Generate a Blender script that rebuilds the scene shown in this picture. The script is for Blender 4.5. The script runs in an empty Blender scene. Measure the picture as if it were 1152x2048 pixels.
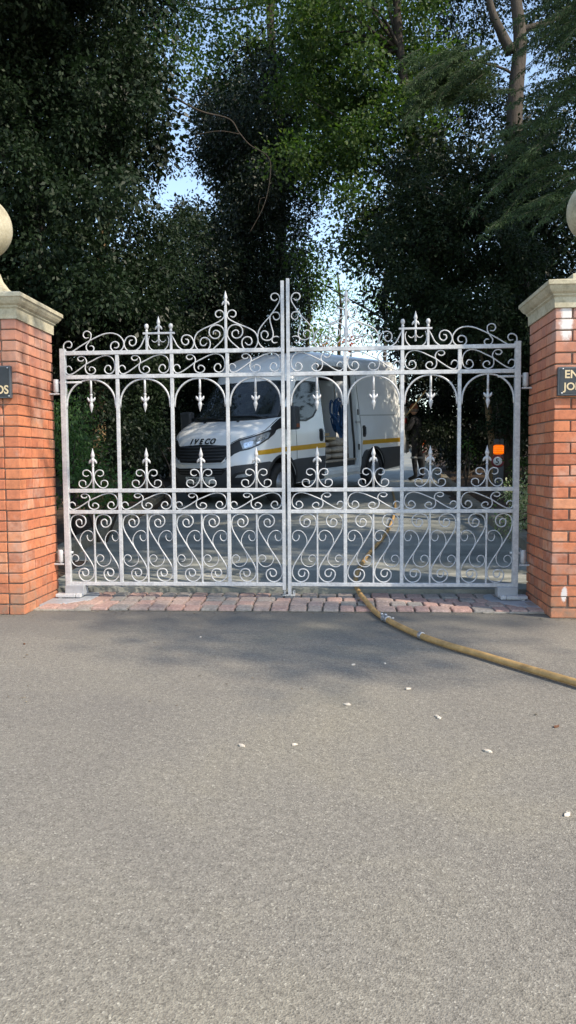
import bpy, bmesh, math, random
import numpy as np
from mathutils import Vector, Matrix
R = math.radians
scn = bpy.context.scene
col = scn.collection
# ------------------------------------------------------------------ camera
FPX = 1478.07
CAM = Vector((0.381, -5.7152, 1.0787))
AX = Vector((0.99786, 0.06507, -0.00693)); AX.normalize()
FW = Vector((-0.06491, 0.99566, -0.06675)); FW.normalize()
AX = (AX - FW * AX.dot(FW)).normalized()
UP = AX.cross(FW).normalized()
cd = bpy.data.cameras.new('camera'); cam = bpy.data.objects.new('camera', cd); col.objects.link(cam)
cd.sensor_fit = 'VERTICAL'; cd.sensor_height = 24; cd.lens = FPX / 2048 * 24
cd.clip_start = .05; cd.clip_end = 2000
M = Matrix.Identity(4)
for i in range(3):
    M[i][0] = AX[i]; M[i][1] = UP[i]; M[i][2] = -FW[i]; M[i][3] = CAM[i]
cam.matrix_world = M
scn.camera = cam
# ------------------------------------------------------------------ light
SUN_DIR = Vector((0.64, -0.36, 0.68)).normalized()
elev = math.asin(SUN_DIR.z); azim = math.atan2(SUN_DIR.x, SUN_DIR.y)
w = bpy.data.worlds.new('World'); scn.world = w; w.use_nodes = True
nt = w.node_tree
sky = nt.nodes.new('ShaderNodeTexSky'); sky.sky_type = 'NISHITA'; sky.sun_disc = False
sky.sun_elevation = elev; sky.sun_rotation = azim; sky.air_density = 1.0; sky.dust_density = .3; sky.ozone_density = .9
bg = nt.nodes['Background']; bg.inputs['Strength'].default_value = .15
nt.links.new(sky.outputs[0], bg.inputs[0])
ld = bpy.data.lights.new('sun', 'SUN'); lo = bpy.data.objects.new('sun', ld); col.objects.link(lo)
ld.energy = 2.5; ld.angle = R(.55); ld.color = (1, .93, .82)
lo.rotation_euler = SUN_DIR.to_track_quat('Z', 'Y').to_euler()
scn.view_settings.view_transform = 'Standard'; scn.view_settings.look = 'None'
scn.view_settings.exposure = 1.3; scn.view_settings.gamma = 1; scn.view_settings.use_curve_mapping = False
scn.view_settings.use_white_balance = True; scn.view_settings.white_balance_temperature = 7150; scn.view_settings.white_balance_tint = 10

# ------------------------------------------------------------------ helpers
def at(px, py, d):
    "world point seen at photo pixel px,py, d metres along the view axis"
    return CAM + d * (FW + AX * ((px - 576) / FPX) - UP * ((py - 1024) / FPX))
def prof(y):
    return .05 if y < .25 else (.05 + .045 * (y - .25) if y < 7.58 else .38 + .062 * (y - 7.58))
def tag(o, label=None, cat=None, group=None, kind=None):
    if label: o['label'] = label
    if cat: o['category'] = cat
    if group: o['group'] = group
    if kind: o['kind'] = kind
    return o
def empty(name, loc=(0, 0, 0), rot=(0, 0, 0)):
    o = bpy.data.objects.new(name, None); col.objects.link(o)
    o.location = loc; o.rotation_euler = rot; o.empty_display_size = .1
    return o
def thing(name, label, cat, loc=(0, 0, 0), rot=(0, 0, 0), group=None):
    return tag(empty(name, loc, rot), label, cat, group)
def copy_tree(o, parent=None):
    c = o.copy(); col.objects.link(c); c.parent = parent
    for ch in [x for x in bpy.data.objects if x.parent == o]:
        copy_tree(ch, c)
    return c

class MB:
    def __init__(s): s.v = []; s.f = []; s.sm = []; s.r = []; s.cur = 0.0
    def add(s, vs, fs, smooth=False, rnd=None):
        n = len(s.v); s.v += [tuple(v) for v in vs]
        for f in fs:
            s.f.append(tuple(i + n for i in f)); s.sm.append(smooth); s.r.append(s.cur if rnd is None else rnd)
    def box(s, a, b, rnd=None, M=None, taper=0):
        x0, y0, z0 = a; x1, y1, z1 = b
        vs = [Vector(p) for p in ((x0, y0, z0), (x1, y0, z0), (x1, y1, z0), (x0, y1, z0), (x0, y0, z1), (x1, y0, z1), (x1, y1, z1), (x0, y1, z1))]
        if M: vs = [M @ v for v in vs]
        s.add(vs, [(0, 3, 2, 1), (4, 5, 6, 7), (0, 1, 5, 4), (1, 2, 6, 5), (2, 3, 7, 6), (3, 0, 4, 7)], rnd=rnd)
    def cbox(s, a, b, c=.005, rnd=None, M=None):
        "box with chamfered edges"
        bm = bmesh.new(); bmesh.ops.create_cube(bm, size=1)
        for v in bm.verts:
            v.co = Vector([(a[i] + b[i]) / 2 + v.co[i] * (b[i] - a[i]) for i in range(3)])
        bmesh.ops.bevel(bm, geom=bm.edges[:], offset=c, segments=2, affect='EDGES', profile=.6)
        vs = [M @ v.co if M else v.co.copy() for v in bm.verts]
        s.add(vs, [tuple(v.index for v in f.verts) for f in bm.faces], rnd=rnd); bm.free()
    def tube(s, pts, rad, n=8, smooth=True, cap=True, rect=None, up=None, rnd=None):
        "sweep; rect=(w in plane, d along up) gives a flat bar; rad may be a list"
        P = [Vector(p) for p in pts]; m = len(P)
        if m < 2: return
        prev = None; rings = []
        for i in range(m):
            t = (P[min(i + 1, m - 1)] - P[max(i - 1, 0)])
            if t.length < 1e-9: t = Vector((0, 0, 1))
            t.normalize()
            if up is not None:
                u = Vector(up); sd = t.cross(u)
                sd = sd.normalized() if sd.length > 1e-6 else Vector((1, 0, 0))
            else:
                if prev is None:
                    prev = t.orthogonal().normalized()
                sd = (prev - t * prev.dot(t))
                sd = sd.normalized() if sd.length > 1e-6 else t.orthogonal().normalized()
                prev = sd; u = t.cross(sd)
            r = rad[i] if isinstance(rad, (list, tuple)) else rad
            if rect:
                a_, b_ = rect[0] / 2, rect[1] / 2
                ring = [P[i] + sd * x + u * y for x, y in ((-a_, -b_), (a_, -b_), (a_, b_), (-a_, b_))]
            else:
                ring = [P[i] + (sd * math.cos(2 * math.pi * k / n) + u * math.sin(2 * math.pi * k / n)) * r for k in range(n)]
            rings.append(ring)
        k = len(rings[0]); vs = [p for r_ in rings for p in r_]; fs = []
        for i in range(m - 1):
            for j in range(k):
                fs.append((i * k + j, i * k + (j + 1) % k, (i + 1) * k + (j + 1) % k, (i + 1) * k + j))
        if cap: fs.append(tuple(range(k))[::-1]); fs.append(tuple((m - 1) * k + j for j in range(k)))
        s.add(vs, fs, smooth and not rect, rnd)
    def lathe(s, prf, c=(0, 0, 0), n=24, smooth=True, M=None, rnd=None, cap=True):
        "prf = list of (r, z)"
        vs = []; c = Vector(c)
        for r, z in prf:
            for k in range(n):
                a = 2 * math.pi * k / n; v = Vector((r * math.cos(a), r * math.sin(a), z))
                if M: v = M @ v
                vs.append(c + v)
        fs = []
        for i in range(len(prf) - 1):
            for j in range(n):
                fs.append((i * n + j, i * n + (j + 1) % n, (i + 1) * n + (j + 1) % n, (i + 1) * n + j))
        if cap: fs.append(tuple(range(n))[::-1]); fs.append(tuple((len(prf) - 1) * n + j for j in range(n)))
        s.add(vs, fs, smooth, rnd)
    def build(s, name, mat, parent=None, loc=None):
        me = bpy.data.meshes.new(name); me.from_pydata(s.v, [], s.f)
        me.polygons.foreach_set('use_smooth', s.sm)
        at_ = me.attributes.new('rnd', 'FLOAT', 'FACE'); at_.data.foreach_set('value', s.r)
        me.update()
        if mat: me.materials.append(mat)
        o = bpy.data.objects.new(name, me); col.objects.link(o)
        if parent: o.parent = parent
        if loc: o.location = loc
        return o
def catmull(P, n=6):
    P = [Vector(p) for p in P]; Q = [P[0] * 2 - P[1]] + P + [P[-1] * 2 - P[-2]]; out = []
    for i in range(1, len(Q) - 2):
        a, b, c, d = Q[i - 1:i + 3]
        for k in range(n):
            t = k / n
            out.append(.5 * ((2 * b) + (c - a) * t + (2 * a - 5 * b + 4 * c - d) * t * t + (3 * b - a - 3 * c + d) * t ** 3))
    out.append(P[-1]); return out

# ------------------------------------------------------------------ materials
def newmat(name):
    m = bpy.data.materials.new(name); m.use_nodes = True
    n = m.node_tree; b = n.nodes['Principled BSDF']
    return m, n, b
def N(nt, kind, **kw):
    n = nt.nodes.new('ShaderNode' + kind)
    for k, v in kw.items():
        if k in n.inputs: n.inputs[k].default_value = v
        else: setattr(n, k, v)
    return n
def ramp(nt, fac, stops):
    r = nt.nodes.new('ShaderNodeValToRGB'); e = r.color_ramp.elements
    while len(e) > 1: e.remove(e[-1])
    e[0].position = stops[0][0]; e[0].color = (*stops[0][1], 1)
    for p, c in stops[1:]:
        x = e.new(p); x.color = (*c, 1)
    nt.links.new(fac, r.inputs[0]); return r
def coords(nt, scale=(1, 1, 1), obj=True):
    t = N(nt, 'TexCoord'); mp = N(nt, 'Mapping'); mp.inputs['Scale'].default_value = scale
    nt.links.new(t.outputs['Object' if obj else 'Generated'], mp.inputs[0]); return mp.outputs[0]
def mix(nt, f, a, b, mode='MIX'):
    m = nt.nodes.new('ShaderNodeMix'); m.data_type = 'RGBA'; m.blend_type = mode
    for i, x in ((0, f), (6, a), (7, b)):
        if hasattr(x, 'is_output'): nt.links.new(x, m.inputs[i])
        elif i == 0: m.inputs[i].default_value = x
        else: m.inputs[i].default_value = (*x, 1)
    return m.outputs[2]
def bump(nt, b, h, strength=.3, dist=.01):
    n = N(nt, 'Bump'); n.inputs['Strength'].default_value = strength; n.inputs['Distance'].default_value = dist
    nt.links.new(h, n.inputs['Height']); nt.links.new(n.outputs[0], b.inputs['Normal'])
def simple(name, c, rough=.6, metal=0, var=.12, scale=6, bmp=0, coat=0):
    m, n, b = newmat(name)
    nz = N(n, 'TexNoise', Scale=scale, Detail=6, Roughness=.65); n.links.new(coords(n), nz.inputs['Vector'])
    lo_ = tuple(x * (1 - var) for x in c); hi = tuple(min(1, x * (1 + var)) for x in c)
    r = ramp(n, nz.outputs[0], [(.3, lo_), (.7, hi)]); n.links.new(r.outputs[0], b.inputs['Base Color'])
    b.inputs['Roughness'].default_value = rough; b.inputs['Metallic'].default_value = metal
    b.inputs['Coat Weight'].default_value = coat; b.inputs['Coat Roughness'].default_value = .08
    if bmp: bump(n, b, nz.outputs[0], bmp, .004)
    return m
def glow(name, c, e, s):
    m, n, b = newmat(name); b.inputs['Base Color'].default_value = (*c, 1); b.inputs['Roughness'].default_value = .25
    b.inputs['Emission Color'].default_value = (*e, 1); b.inputs['Emission Strength'].default_value = s; return m

def m_asphalt():
    m, n, b = newmat('asphalt'); co = coords(n)
    v = N(n, 'TexVoronoi', Scale=215.); n.links.new(co, v.inputs['Vector'])
    v2 = N(n, 'TexVoronoi', Scale=260.); n.links.new(co, v2.inputs['Vector'])
    bw = N(n, 'RGBToBW'); n.links.new(v.outputs['Color'], bw.inputs[0])
    st = ramp(n, bw.outputs[0], [(.12, (.130, .118, .101)), (.35, (.187, .170, .146)), (.62, (.222, .203, .173)), (.82, (.258, .237, .202)), (.95, (.37, .345, .30))])
    e = N(n, 'TexNoise', Scale=.75, Detail=5, Roughness=.6, Distortion=.6); n.links.new(co, e.inputs['Vector'])
    big = ramp(n, e.outputs[0], [(.3, (.86, .86, .87)), (.5, (1, 1, .98)), (.7, (1.16, 1.14, 1.02))])
    c1 = mix(n, 1, st.outputs[0], big.outputs[0], 'MULTIPLY')
    g = N(n, 'TexNoise', Scale=38., Detail=4, Roughness=.7); n.links.new(co, g.inputs['Vector'])
    gr = ramp(n, g.outputs[0], [(.3, (.8, .8, .8)), (.7, (1.15, 1.15, 1.15))])
    c2 = mix(n, 1, c1, gr.outputs[0], 'MULTIPLY')
    # tar-dark smooth apron by the setts, with some cast shade painted into it
    sx = N(n, 'SeparateXYZ'); n.links.new(co, sx.inputs[0])
    e2 = N(n, 'TexNoise', Scale=2.2, Detail=4); n.links.new(co, e2.inputs['Vector'])
    ad = N(n, 'Math', operation='MULTIPLY_ADD'); n.links.new(e2.outputs[0], ad.inputs[0]); ad.inputs[1].default_value = 1.3; n.links.new(sx.outputs[1], ad.inputs[2])
    ap = ramp(n, ad.outputs[0], [(0, (0, 0, 0)), (.0001, (0, 0, 0))])
    mr = N(n, 'MapRange'); n.links.new(ad.outputs[0], mr.inputs[0]); mr.inputs[1].default_value = -.75; mr.inputs[2].default_value = .1; mr.inputs[3].default_value = 0; mr.inputs[4].default_value = .55
    c3 = mix(n, mr.outputs[0], c2, (.105, .10, .09))
    n.links.new(c3, b.inputs['Base Color']); b.inputs['Roughness'].default_value = .85
    h = mix(n, .5, v.outputs['Distance'], v2.outputs['Distance'])
    bump(n, b, h, .5, .005); return m
def m_drive():
    m, n, b = newmat('drive_tarmac'); co = coords(n, (1, 1, 1))
    st = N(n, 'TexNoise', Scale=1.1, Detail=7, Roughness=.66, Distortion=1.2); n.links.new(coords(n, (.8, 3.6, 1)), st.inputs['Vector'])
    f = N(n, 'TexNoise', Scale=60., Detail=3); n.links.new(co, f.inputs['Vector'])
    a = ramp(n, st.outputs[0], [(.34, (.13, .138, .125)), (.47, (.19, .198, .178)), (.57, (.27, .272, .242)), (.70, (.40, .39, .34))])
    g = ramp(n, f.outputs[0], [(.3, (.85, .85, .85)), (.7, (1.15, 1.15, 1.15))])
    n.links.new(mix(n, 1, a.outputs[0], g.outputs[0], 'MULTIPLY'), b.inputs['Base Color'])
    r = ramp(n, st.outputs[0], [(.45, (.45, .45, .45)), (.6, (.8, .8, .8))]); n.links.new(r.outputs[0], b.inputs['Roughness'])
    bump(n, b, f.outputs[0], .25, .004); return m
def m_brick():
    m, n, b = newmat('red_brick'); a = N(n, 'Attribute', attribute_name='rnd')
    r = ramp(n, a.outputs['Fac'], [(0, (.38, .12, .062)), (.25, (.47, .155, .078)), (.5, (.54, .19, .09)), (.75, (.49, .165, .085)), (.92, (.56, .24, .13)), (1, (.34, .13, .082))])
    co = coords(n); z = N(n, 'TexNoise', Scale=22., Detail=6, Roughness=.7); n.links.new(co, z.inputs['Vector'])
    g = ramp(n, z.outputs[0], [(.25, (.66, .66, .7)), (.5, (1, 1, 1)), (.75, (1.2, 1.16, 1.1))])
    c = mix(n, 1, r.outputs[0], g.outputs[0], 'MULTIPLY')
    z2 = N(n, 'TexNoise', Scale=3.4, Detail=7, Roughness=.72); n.links.new(co, z2.inputs['Vector'])
    q = ramp(n, z2.outputs[0], [(.52, (0, 0, 0)), (.68, (.55, .55, .55))])
    c = mix(n, q.outputs[0], c, (.52, .36, .29))
    # purple-grey upper courses: dappled shade painted into the brick, plus smeared mortar
    sx = N(n, 'SeparateXYZ'); n.links.new(co, sx.inputs[0])
    mr = N(n, 'MapRange'); n.links.new(sx.outputs[2], mr.inputs[0]); mr.inputs[1].default_value = 1.5; mr.inputs[2].default_value = 2.1; mr.inputs[3].default_value = 0; mr.inputs[4].default_value = .8
    mm = N(n, 'Math', operation='MULTIPLY'); n.links.new(mr.outputs[0], mm.inputs[0]); n.links.new(z2.outputs[0], mm.inputs[1])
    c = mix(n, mm.outputs[0], c, (.36, .26, .25))
    # dirt splash near the ground
    mr2 = N(n, 'MapRange'); n.links.new(sx.outputs[2], mr2.inputs[0]); mr2.inputs[1].default_value = .34; mr2.inputs[2].default_value = .0; mr2.inputs[3].default_value = 0; mr2.inputs[4].default_value = 1.0
    q2 = ramp(n, z2.outputs[0], [(.42, (0, 0, 0)), (.6, (.8, .8, .8))]); mm2 = N(n, 'Math', operation='MULTIPLY'); n.links.new(mr2.outputs[0], mm2.inputs[0]); n.links.new(q2.outputs[0], mm2.inputs[1])
    c = mix(n, mm2.outputs[0], c, (.16, .13, .09))
    # white salt patch on one face
    for P, rx, rz in (((1.92, -.6, 2.0), .05, .14), ((1.935, -.6, .165), .022, .06), ((-2.0, -.6, 2.05), .03, .03)):
        d = N(n, 'VectorMath', operation='SUBTRACT'); n.links.new(co, d.inputs[0]); d.inputs[1].default_value = P
        sc = N(n, 'VectorMath', operation='MULTIPLY'); n.links.new(d.outputs[0], sc.inputs[0]); sc.inputs[1].default_value = (1 / rx, 8, 1 / rz)
        ln = N(n, 'VectorMath', operation='LENGTH'); n.links.new(sc.outputs[0], ln.inputs[0])
        ad = N(n, 'Math', operation='MULTIPLY_ADD'); n.links.new(z.outputs[0], ad.inputs[0]); ad.inputs[1].default_value = -1.3; n.links.new(ln.outputs['Value'], ad.inputs[2])
        mk = ramp(n, ad.outputs[0], [(0, (.85, .85, .85)), (.35, (.0, .0, .0))])
        c = mix(n, mk.outputs[0], c, (.72, .70, .68))
    n.links.new(c, b.inputs['Base Color']); b.inputs['Roughness'].default_value = .82
    bump(n, b, z.outputs[0], .5, .006); return m
def m_stone():
    m, n, b = newmat('cream_stone'); co = coords(n)
    z = N(n, 'TexNoise', Scale=5., Detail=8, Roughness=.7); n.links.new(co, z.inputs['Vector'])
    z2 = N(n, 'TexNoise', Scale=70., Detail=3); n.links.new(co, z2.inputs['Vector'])
    r = ramp(n, z.outputs[0], [(.30, (.20, .175, .12)), (.45, (.40, .355, .25)), (.62, (.50, .455, .34)), (.8, (.44, .43, .36))])
    g = ramp(n, z2.outputs[0], [(.3, (.85, .85, .85)), (.7, (1.1, 1.1, 1.1))])
    n.links.new(mix(n, 1, r.outputs[0], g.outputs[0], 'MULTIPLY'), b.inputs['Base Color'])
    b.inputs['Roughness'].default_value = .9; bump(n, b, z2.outputs[0], .35, .003); return m
def m_galv():
    m, n, b = newmat('galvanised_steel'); co = coords(n)
    z = N(n, 'TexNoise', Scale=26., Detail=5, Roughness=.7); n.links.new(co, z.inputs['Vector'])
    v = N(n, 'TexVoronoi', Scale=60.); n.links.new(co, v.inputs['Vector'])
    r = ramp(n, z.outputs[0], [(.3, (.38, .388, .405)), (.5, (.46, .468, .482)), (.68, (.56, .565, .575))])
    bw = ramp(n, v.outputs['Distance'], [(.0, (.9, .9, .9)), (.6, (1.06, 1.06, 1.06))])
    n.links.new(mix(n, 1, r.outputs[0], bw.outputs[0], 'MULTIPLY'), b.inputs['Base Color'])
    b.inputs['Metallic'].default_value = .12
    rz = N(n, 'TexNoise', Scale=7., Detail=9, Roughness=.8); n.links.new(co, rz.inputs['Vector'])
    rk = ramp(n, rz.outputs[0], [(.60, (0, 0, 0)), (.72, (.45, .45, .45))])
    n.links.new(mix(n, rk.outputs[0], b.inputs['Base Color'].links[0].from_socket, (.27, .25, .23)), b.inputs['Base Color'])
    rr = ramp(n, z.outputs[0], [(.3, (.65, .65, .65)), (.7, (.42, .42, .42))]); n.links.new(rr.outputs[0], b.inputs['Roughness'])
    bump(n, b, z.outputs[0], .2, .002); return m
def m_leaf(name, cols, rough=.42, trans=.25, spec=.5):
    m, n, b = newmat(name); a = N(n, 'Attribute', attribute_name='rnd')
    k = len(cols); r = ramp(n, a.outputs['Fac'], [(i / (k - 1), c) for i, c in enumerate(cols)])
    n.links.new(r.outputs[0], b.inputs['Base Color']); b.inputs['Roughness'].default_value = rough
    b.inputs['Specular IOR Level'].default_value = spec
    t = N(n, 'BsdfTranslucent'); hs = N(n, 'HueSaturation'); hs.inputs['Saturation'].default_value = 1.25; hs.inputs['Value'].default_value = 1.7
    n.links.new(r.outputs[0], hs.inputs['Color']); n.links.new(hs.outputs[0], t.inputs[0])
    ms = N(n, 'MixShader'); ms.inputs[0].default_value = trans
    n.links.new(b.outputs[0], ms.inputs[1]); n.links.new(t.outputs[0], ms.inputs[2])
    n.links.new(ms.outputs[0], n.nodes['Material Output'].inputs[0]); return m
def m_bark(name, c1, c2):
    m, n, b = newmat(name); z = N(n, 'TexNoise', Scale=9., Detail=8, Roughness=.75); n.links.new(coords(n, (1, 1, .25)), z.inputs['Vector'])
    r = ramp(n, z.outputs[0], [(.35, c1), (.65, c2)]); n.links.new(r.outputs[0], b.inputs['Base Color']); b.inputs['Roughness'].default_value = .9
    bump(n, b, z.outputs[0], .8, .03); return m
def m_rnd(name, cols, rough=.8, nsc=40, bmp=.4):
    m, n, b = newmat(name); a = N(n, 'Attribute', attribute_name='rnd'); k = len(cols)
    r = ramp(n, a.outputs['Fac'], [(i / (k - 1), c) for i, c in enumerate(cols)])
    z = N(n, 'TexNoise', Scale=nsc, Detail=6, Roughness=.75); n.links.new(coords(n), z.inputs['Vector'])
    g = ramp(n, z.outputs[0], [(.3, (.6, .6, .6)), (.5, (1, 1, 1)), (.7, (1.45, 1.45, 1.45))])
    n.links.new(mix(n, 1, r.outputs[0], g.outputs[0], 'MULTIPLY'), b.inputs['Base Color'])
    b.inputs['Roughness'].default_value = rough; bump(n, b, z.outputs[0], bmp, .006); return m
def m_soil():
    m, n, b = newmat('soil'); co = coords(n)
    z = N(n, 'TexNoise', Scale=3., Detail=9, Roughness=.75); n.links.new(co, z.inputs['Vector'])
    v = N(n, 'TexVoronoi', Scale=16.); n.links.new(co, v.inputs['Vector'])
    bw = N(n, 'RGBToBW'); n.links.new(v.outputs['Color'], bw.inputs[0])
    r = ramp(n, z.outputs[0], [(.35, (.035, .022, .014)), (.55, (.075, .048, .03)), (.7, (.14, .095, .06))])
    q = ramp(n, bw.outputs[0], [(.3, (.75, .75, .75)), (.8, (1.3, 1.2, 1.1)), (.95, (2.2, 1.9, 1.5))])
    n.links.new(mix(n, 1, r.outputs[0], q.outputs[0], 'MULTIPLY'), b.inputs['Base Color']); b.inputs['Roughness'].default_value = .95
    bump(n, b, z.outputs[0], .9, .05); return m
def m_glass(name, c=(.012, .016, .016)):
    m, n, b = newmat(name); z = N(n, 'TexNoise', Scale=7., Detail=8, Roughness=.75); n.links.new(coords(n), z.inputs['Vector'])
    r = ramp(n, z.outputs[0], [(.45, c), (.75, tuple(x * 2.5 + .01 for x in c))]); n.links.new(r.outputs[0], b.inputs['Base Color'])
    b.inputs['Roughness'].default_value = .04; b.inputs['IOR'].default_value = 1.5; b.inputs['Specular IOR Level'].default_value = .42; return m
MT = dict(asphalt=m_asphalt(), drive=m_drive(), brick=m_brick(), stone=m_stone(), galv=m_galv(), soil=m_soil(),
    mortar=simple('mortar', (.22, .155, .12), .95, var=.3, scale=30, bmp=.5),
    sett=m_rnd('sett', [(.22, .21, .195), (.31, .265, .235), (.39, .275, .235), (.40, .245, .205), (.25, .24, .22), (.35, .22, .185)], .85, 45, .5),
    joint=simple('jointing_sand', (.13, .12, .10), .95, var=.4, scale=40),
    cement=simple('cement', (.34, .30, .25), .92, var=.35, scale=18, bmp=.6),
    kerb=simple('kerb_stone', (.17, .155, .12), .92, var=.4, scale=5, bmp=.5),
    zinc=simple('painted_steel_plate', (.36, .38, .41), .5, .25, .15, 14),
    black=simple('black_plastic', (.018, .019, .021), .42, var=.25, scale=12),
    trim=simple('charcoal_cladding', (.045, .049, .055), .55, var=.15, scale=6),
    rubber=simple('tyre_rubber', (.018, .018, .018), .8), rimm=simple('wheel_silver', (.20, .21, .22), .4, .5),
    white=simple('van_paint', (.80, .82, .82), .28, 0, .035, 2.2, coat=.6),
    whitedoor=simple('door_jamb_paint', (.62, .65, .66), .4, 0, .08, 5),
    dark=simple('dark_cavity', (.008, .008, .009), .8), yellow=simple('yellow_reflective_tape', (.62, .33, .015), .35, var=.08),
    glass=m_glass('van_glass'), lens=simple('headlamp_reflector', (.55, .58, .6), .12, .85, .4, 30),
    clear=simple('headlamp_cover', (.35, .37, .38), .05, .3, .3, 22),
    platey=simple('number_plate', (.60, .61, .58), .45), ink=simple('ink_black', (.008, .008, .009), .5),
    hose=simple('tan_rubber_hose', (.40, .245, .095), .62, var=.38, scale=14, bmp=.3),
    steel=simple('clamp_steel', (.42, .43, .45), .35, .8, .3, 60, .4),
    slate=simple('plaque_black', (.018, .021, .027), .35, var=.3, scale=9), gold=simple('gold_lettering', (.60, .47, .29), .45, .2),
    edge=simple('plaque_edge', (.07, .08, .09), .45), bollard=simple('bollard_grey', (.06, .065, .072), .55, .2),
    amberrib=glow('amber_rib', (.5, .09, .003), (1, .12, .001), .12),
    amber=glow('amber_lens', (.6, .13, .004), (1, .18, .002), .45), signw=simple('sign_white', (.75, .75, .74), .5), signr=simple('sign_red', (.22, .04, .045), .5),
    sack=simple('sack_woven', (.36, .31, .25), .9, var=.3, scale=14, bmp=.6), wood=simple('pale_timber', (.42, .31, .16), .75, var=.25, scale=8),
    blue=simple('blue_rubber_hose', (.010, .065, .18), .4, var=.35, scale=10), cloth=simple('dark_work_clothes', (.012, .012, .014), .9, var=.4, scale=14, bmp=.4),
    skin=simple('skin', (.42, .24, .17), .6), hair=simple('grey_hair', (.16, .13, .11), .9), orange=simple('orange_cap', (.22, .07, .035), .8), refl=simple('reflective_tape', (.35, .35, .35), .5),
    redtape=simple('red_reflector', (.45, .03, .02), .4), flake=simple('pale_leaf', (.55, .48, .40), .8, var=.3, scale=30), deadleaf=simple('brown_leaf', (.12, .05, .025), .8, var=.3, scale=30))
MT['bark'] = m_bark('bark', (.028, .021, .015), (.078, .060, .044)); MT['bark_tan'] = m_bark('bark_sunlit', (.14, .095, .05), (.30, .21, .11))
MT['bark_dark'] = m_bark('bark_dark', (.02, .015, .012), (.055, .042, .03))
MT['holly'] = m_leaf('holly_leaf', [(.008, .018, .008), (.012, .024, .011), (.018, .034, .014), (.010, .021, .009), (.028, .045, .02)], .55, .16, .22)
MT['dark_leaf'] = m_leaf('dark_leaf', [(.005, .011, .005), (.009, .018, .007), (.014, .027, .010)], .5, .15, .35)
MT['beech'] = m_leaf('beech_leaf', [(.020, .042, .014), (.036, .068, .020), (.058, .096, .028), (.11, .15, .042)], .55, .4, .22)
MT['light_leaf'] = m_leaf('light_leaf', [(.06, .12, .03), (.09, .17, .04), (.13, .19, .05), (.05, .10, .03)], .5, .4, .3)
MT['fern'] = m_leaf('fern_leaf', [(.03, .07, .022), (.045, .10, .03), (.07, .13, .04), (.025, .055, .02)], .5, .4, .3)
MT['conifer'] = m_leaf('conifer_needle', [(.030, .055, .026), (.048, .08, .036), (.07, .105, .045)], .65, .2, .15)
MT['varieg'] = m_leaf('variegated_leaf', [(.06, .14, .04), (.4, .42, .25), (.10, .18, .06), (.55, .55, .4)], .5, .3, .3)
MT['redleaf'] = m_leaf('red_leaf', [(.35, .06, .03), (.25, .08, .03), (.10, .08, .03)], .5, .3, .3)
rnd = random.Random(5)
# ================================================================== ground
def grid(name, xs, ys, zf, mat, kind='structure', skip=None):
    b = MB(); nx = len(xs)
    vs = [(x, y, zf(x, y)) for y in ys for x in xs]
    fs = [(j * nx + i, j * nx + i + 1, (j + 1) * nx + i + 1, (j + 1) * nx + i) for j in range(len(ys) - 1) for i in range(nx - 1) if not (skip and skip(xs[i], xs[i + 1], ys[j], ys[j + 1]))]
    b.add(vs, fs, True); return tag(b.build(name, mat), kind=kind)
KL = lambda y: -2.3 - .075 * (y - 1.3) if y < 12 else -3.1 - .03 * (y - 12)
KR = lambda y: 2.34 + .035 * (y - 2.) if y < 6 else 2.48 + .055 * (y - 6)
def lin(a, b, n): return [a + (b - a) * i / n for i in range(n + 1)]
def terr(x, y):
    z = prof(y) - .03
    e = (KL(y) - .1 - x) if x < 0 else (x - KR(y) - .1)
    if e > 0: z += .10 + min(e, 3) * .05 + .05 * math.sin(x * 2.3 + y * 1.7) * min(1, e) + .03 * math.sin(x * 7 + 1) * math.sin(y * 5)
    return z
grid('ground', [-300, -120, -60, -30] + lin(-15, -3.2, 40) + [-2.9, -2.4, -1.9, 0, 1.9, 2.3, 2.8] + lin(3.1, 15, 40) + [30, 60, 120, 300], [.24] + lin(.6, 30, 90) + [40, 60, 100, 200, 400], terr, MT['soil'])
grid('road', [-300, -40, -8, 8, 40, 300], [-300, -40, -10, -.45], lambda x, y: 0, MT['asphalt'])
grid('road_edge', [-300, -40, -3, -1.86], [-.45, .235], lambda x, y: -.004, MT['asphalt'])
grid('road_edge', [1.85, 3, 40, 300], [-.45, .235], lambda x, y: -.004, MT['asphalt'])
def dstrip():
    b = MB(); ys = [.235, .3] + lin(.6, 40, 80); vs = []; fs = []; nx = 13
    for y in ys:
        a_, c_ = (KL(y) - .06, KR(y) + .06)
        if y < 1.4: a_, c_ = -2.36, 2.4
        for i in range(nx): vs.append((a_ + (c_ - a_) * i / (nx - 1), y, prof(y) + .006))
    for j in range(len(ys) - 1):
        for i in range(nx - 1): fs.append((j * nx + i, j * nx + i + 1, (j + 1) * nx + i + 1, (j + 1) * nx + i))
    b.add(vs, fs, True)
    n0 = len(b.v); b.add([(-2.36, .235, .056), (2.4, .235, .056), (2.4, .235, -.02), (-2.36, .235, -.02)], [(0, 3, 2, 1)])
    return tag(b.build('driveway', MT['drive']), kind='structure')
dstrip()
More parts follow.
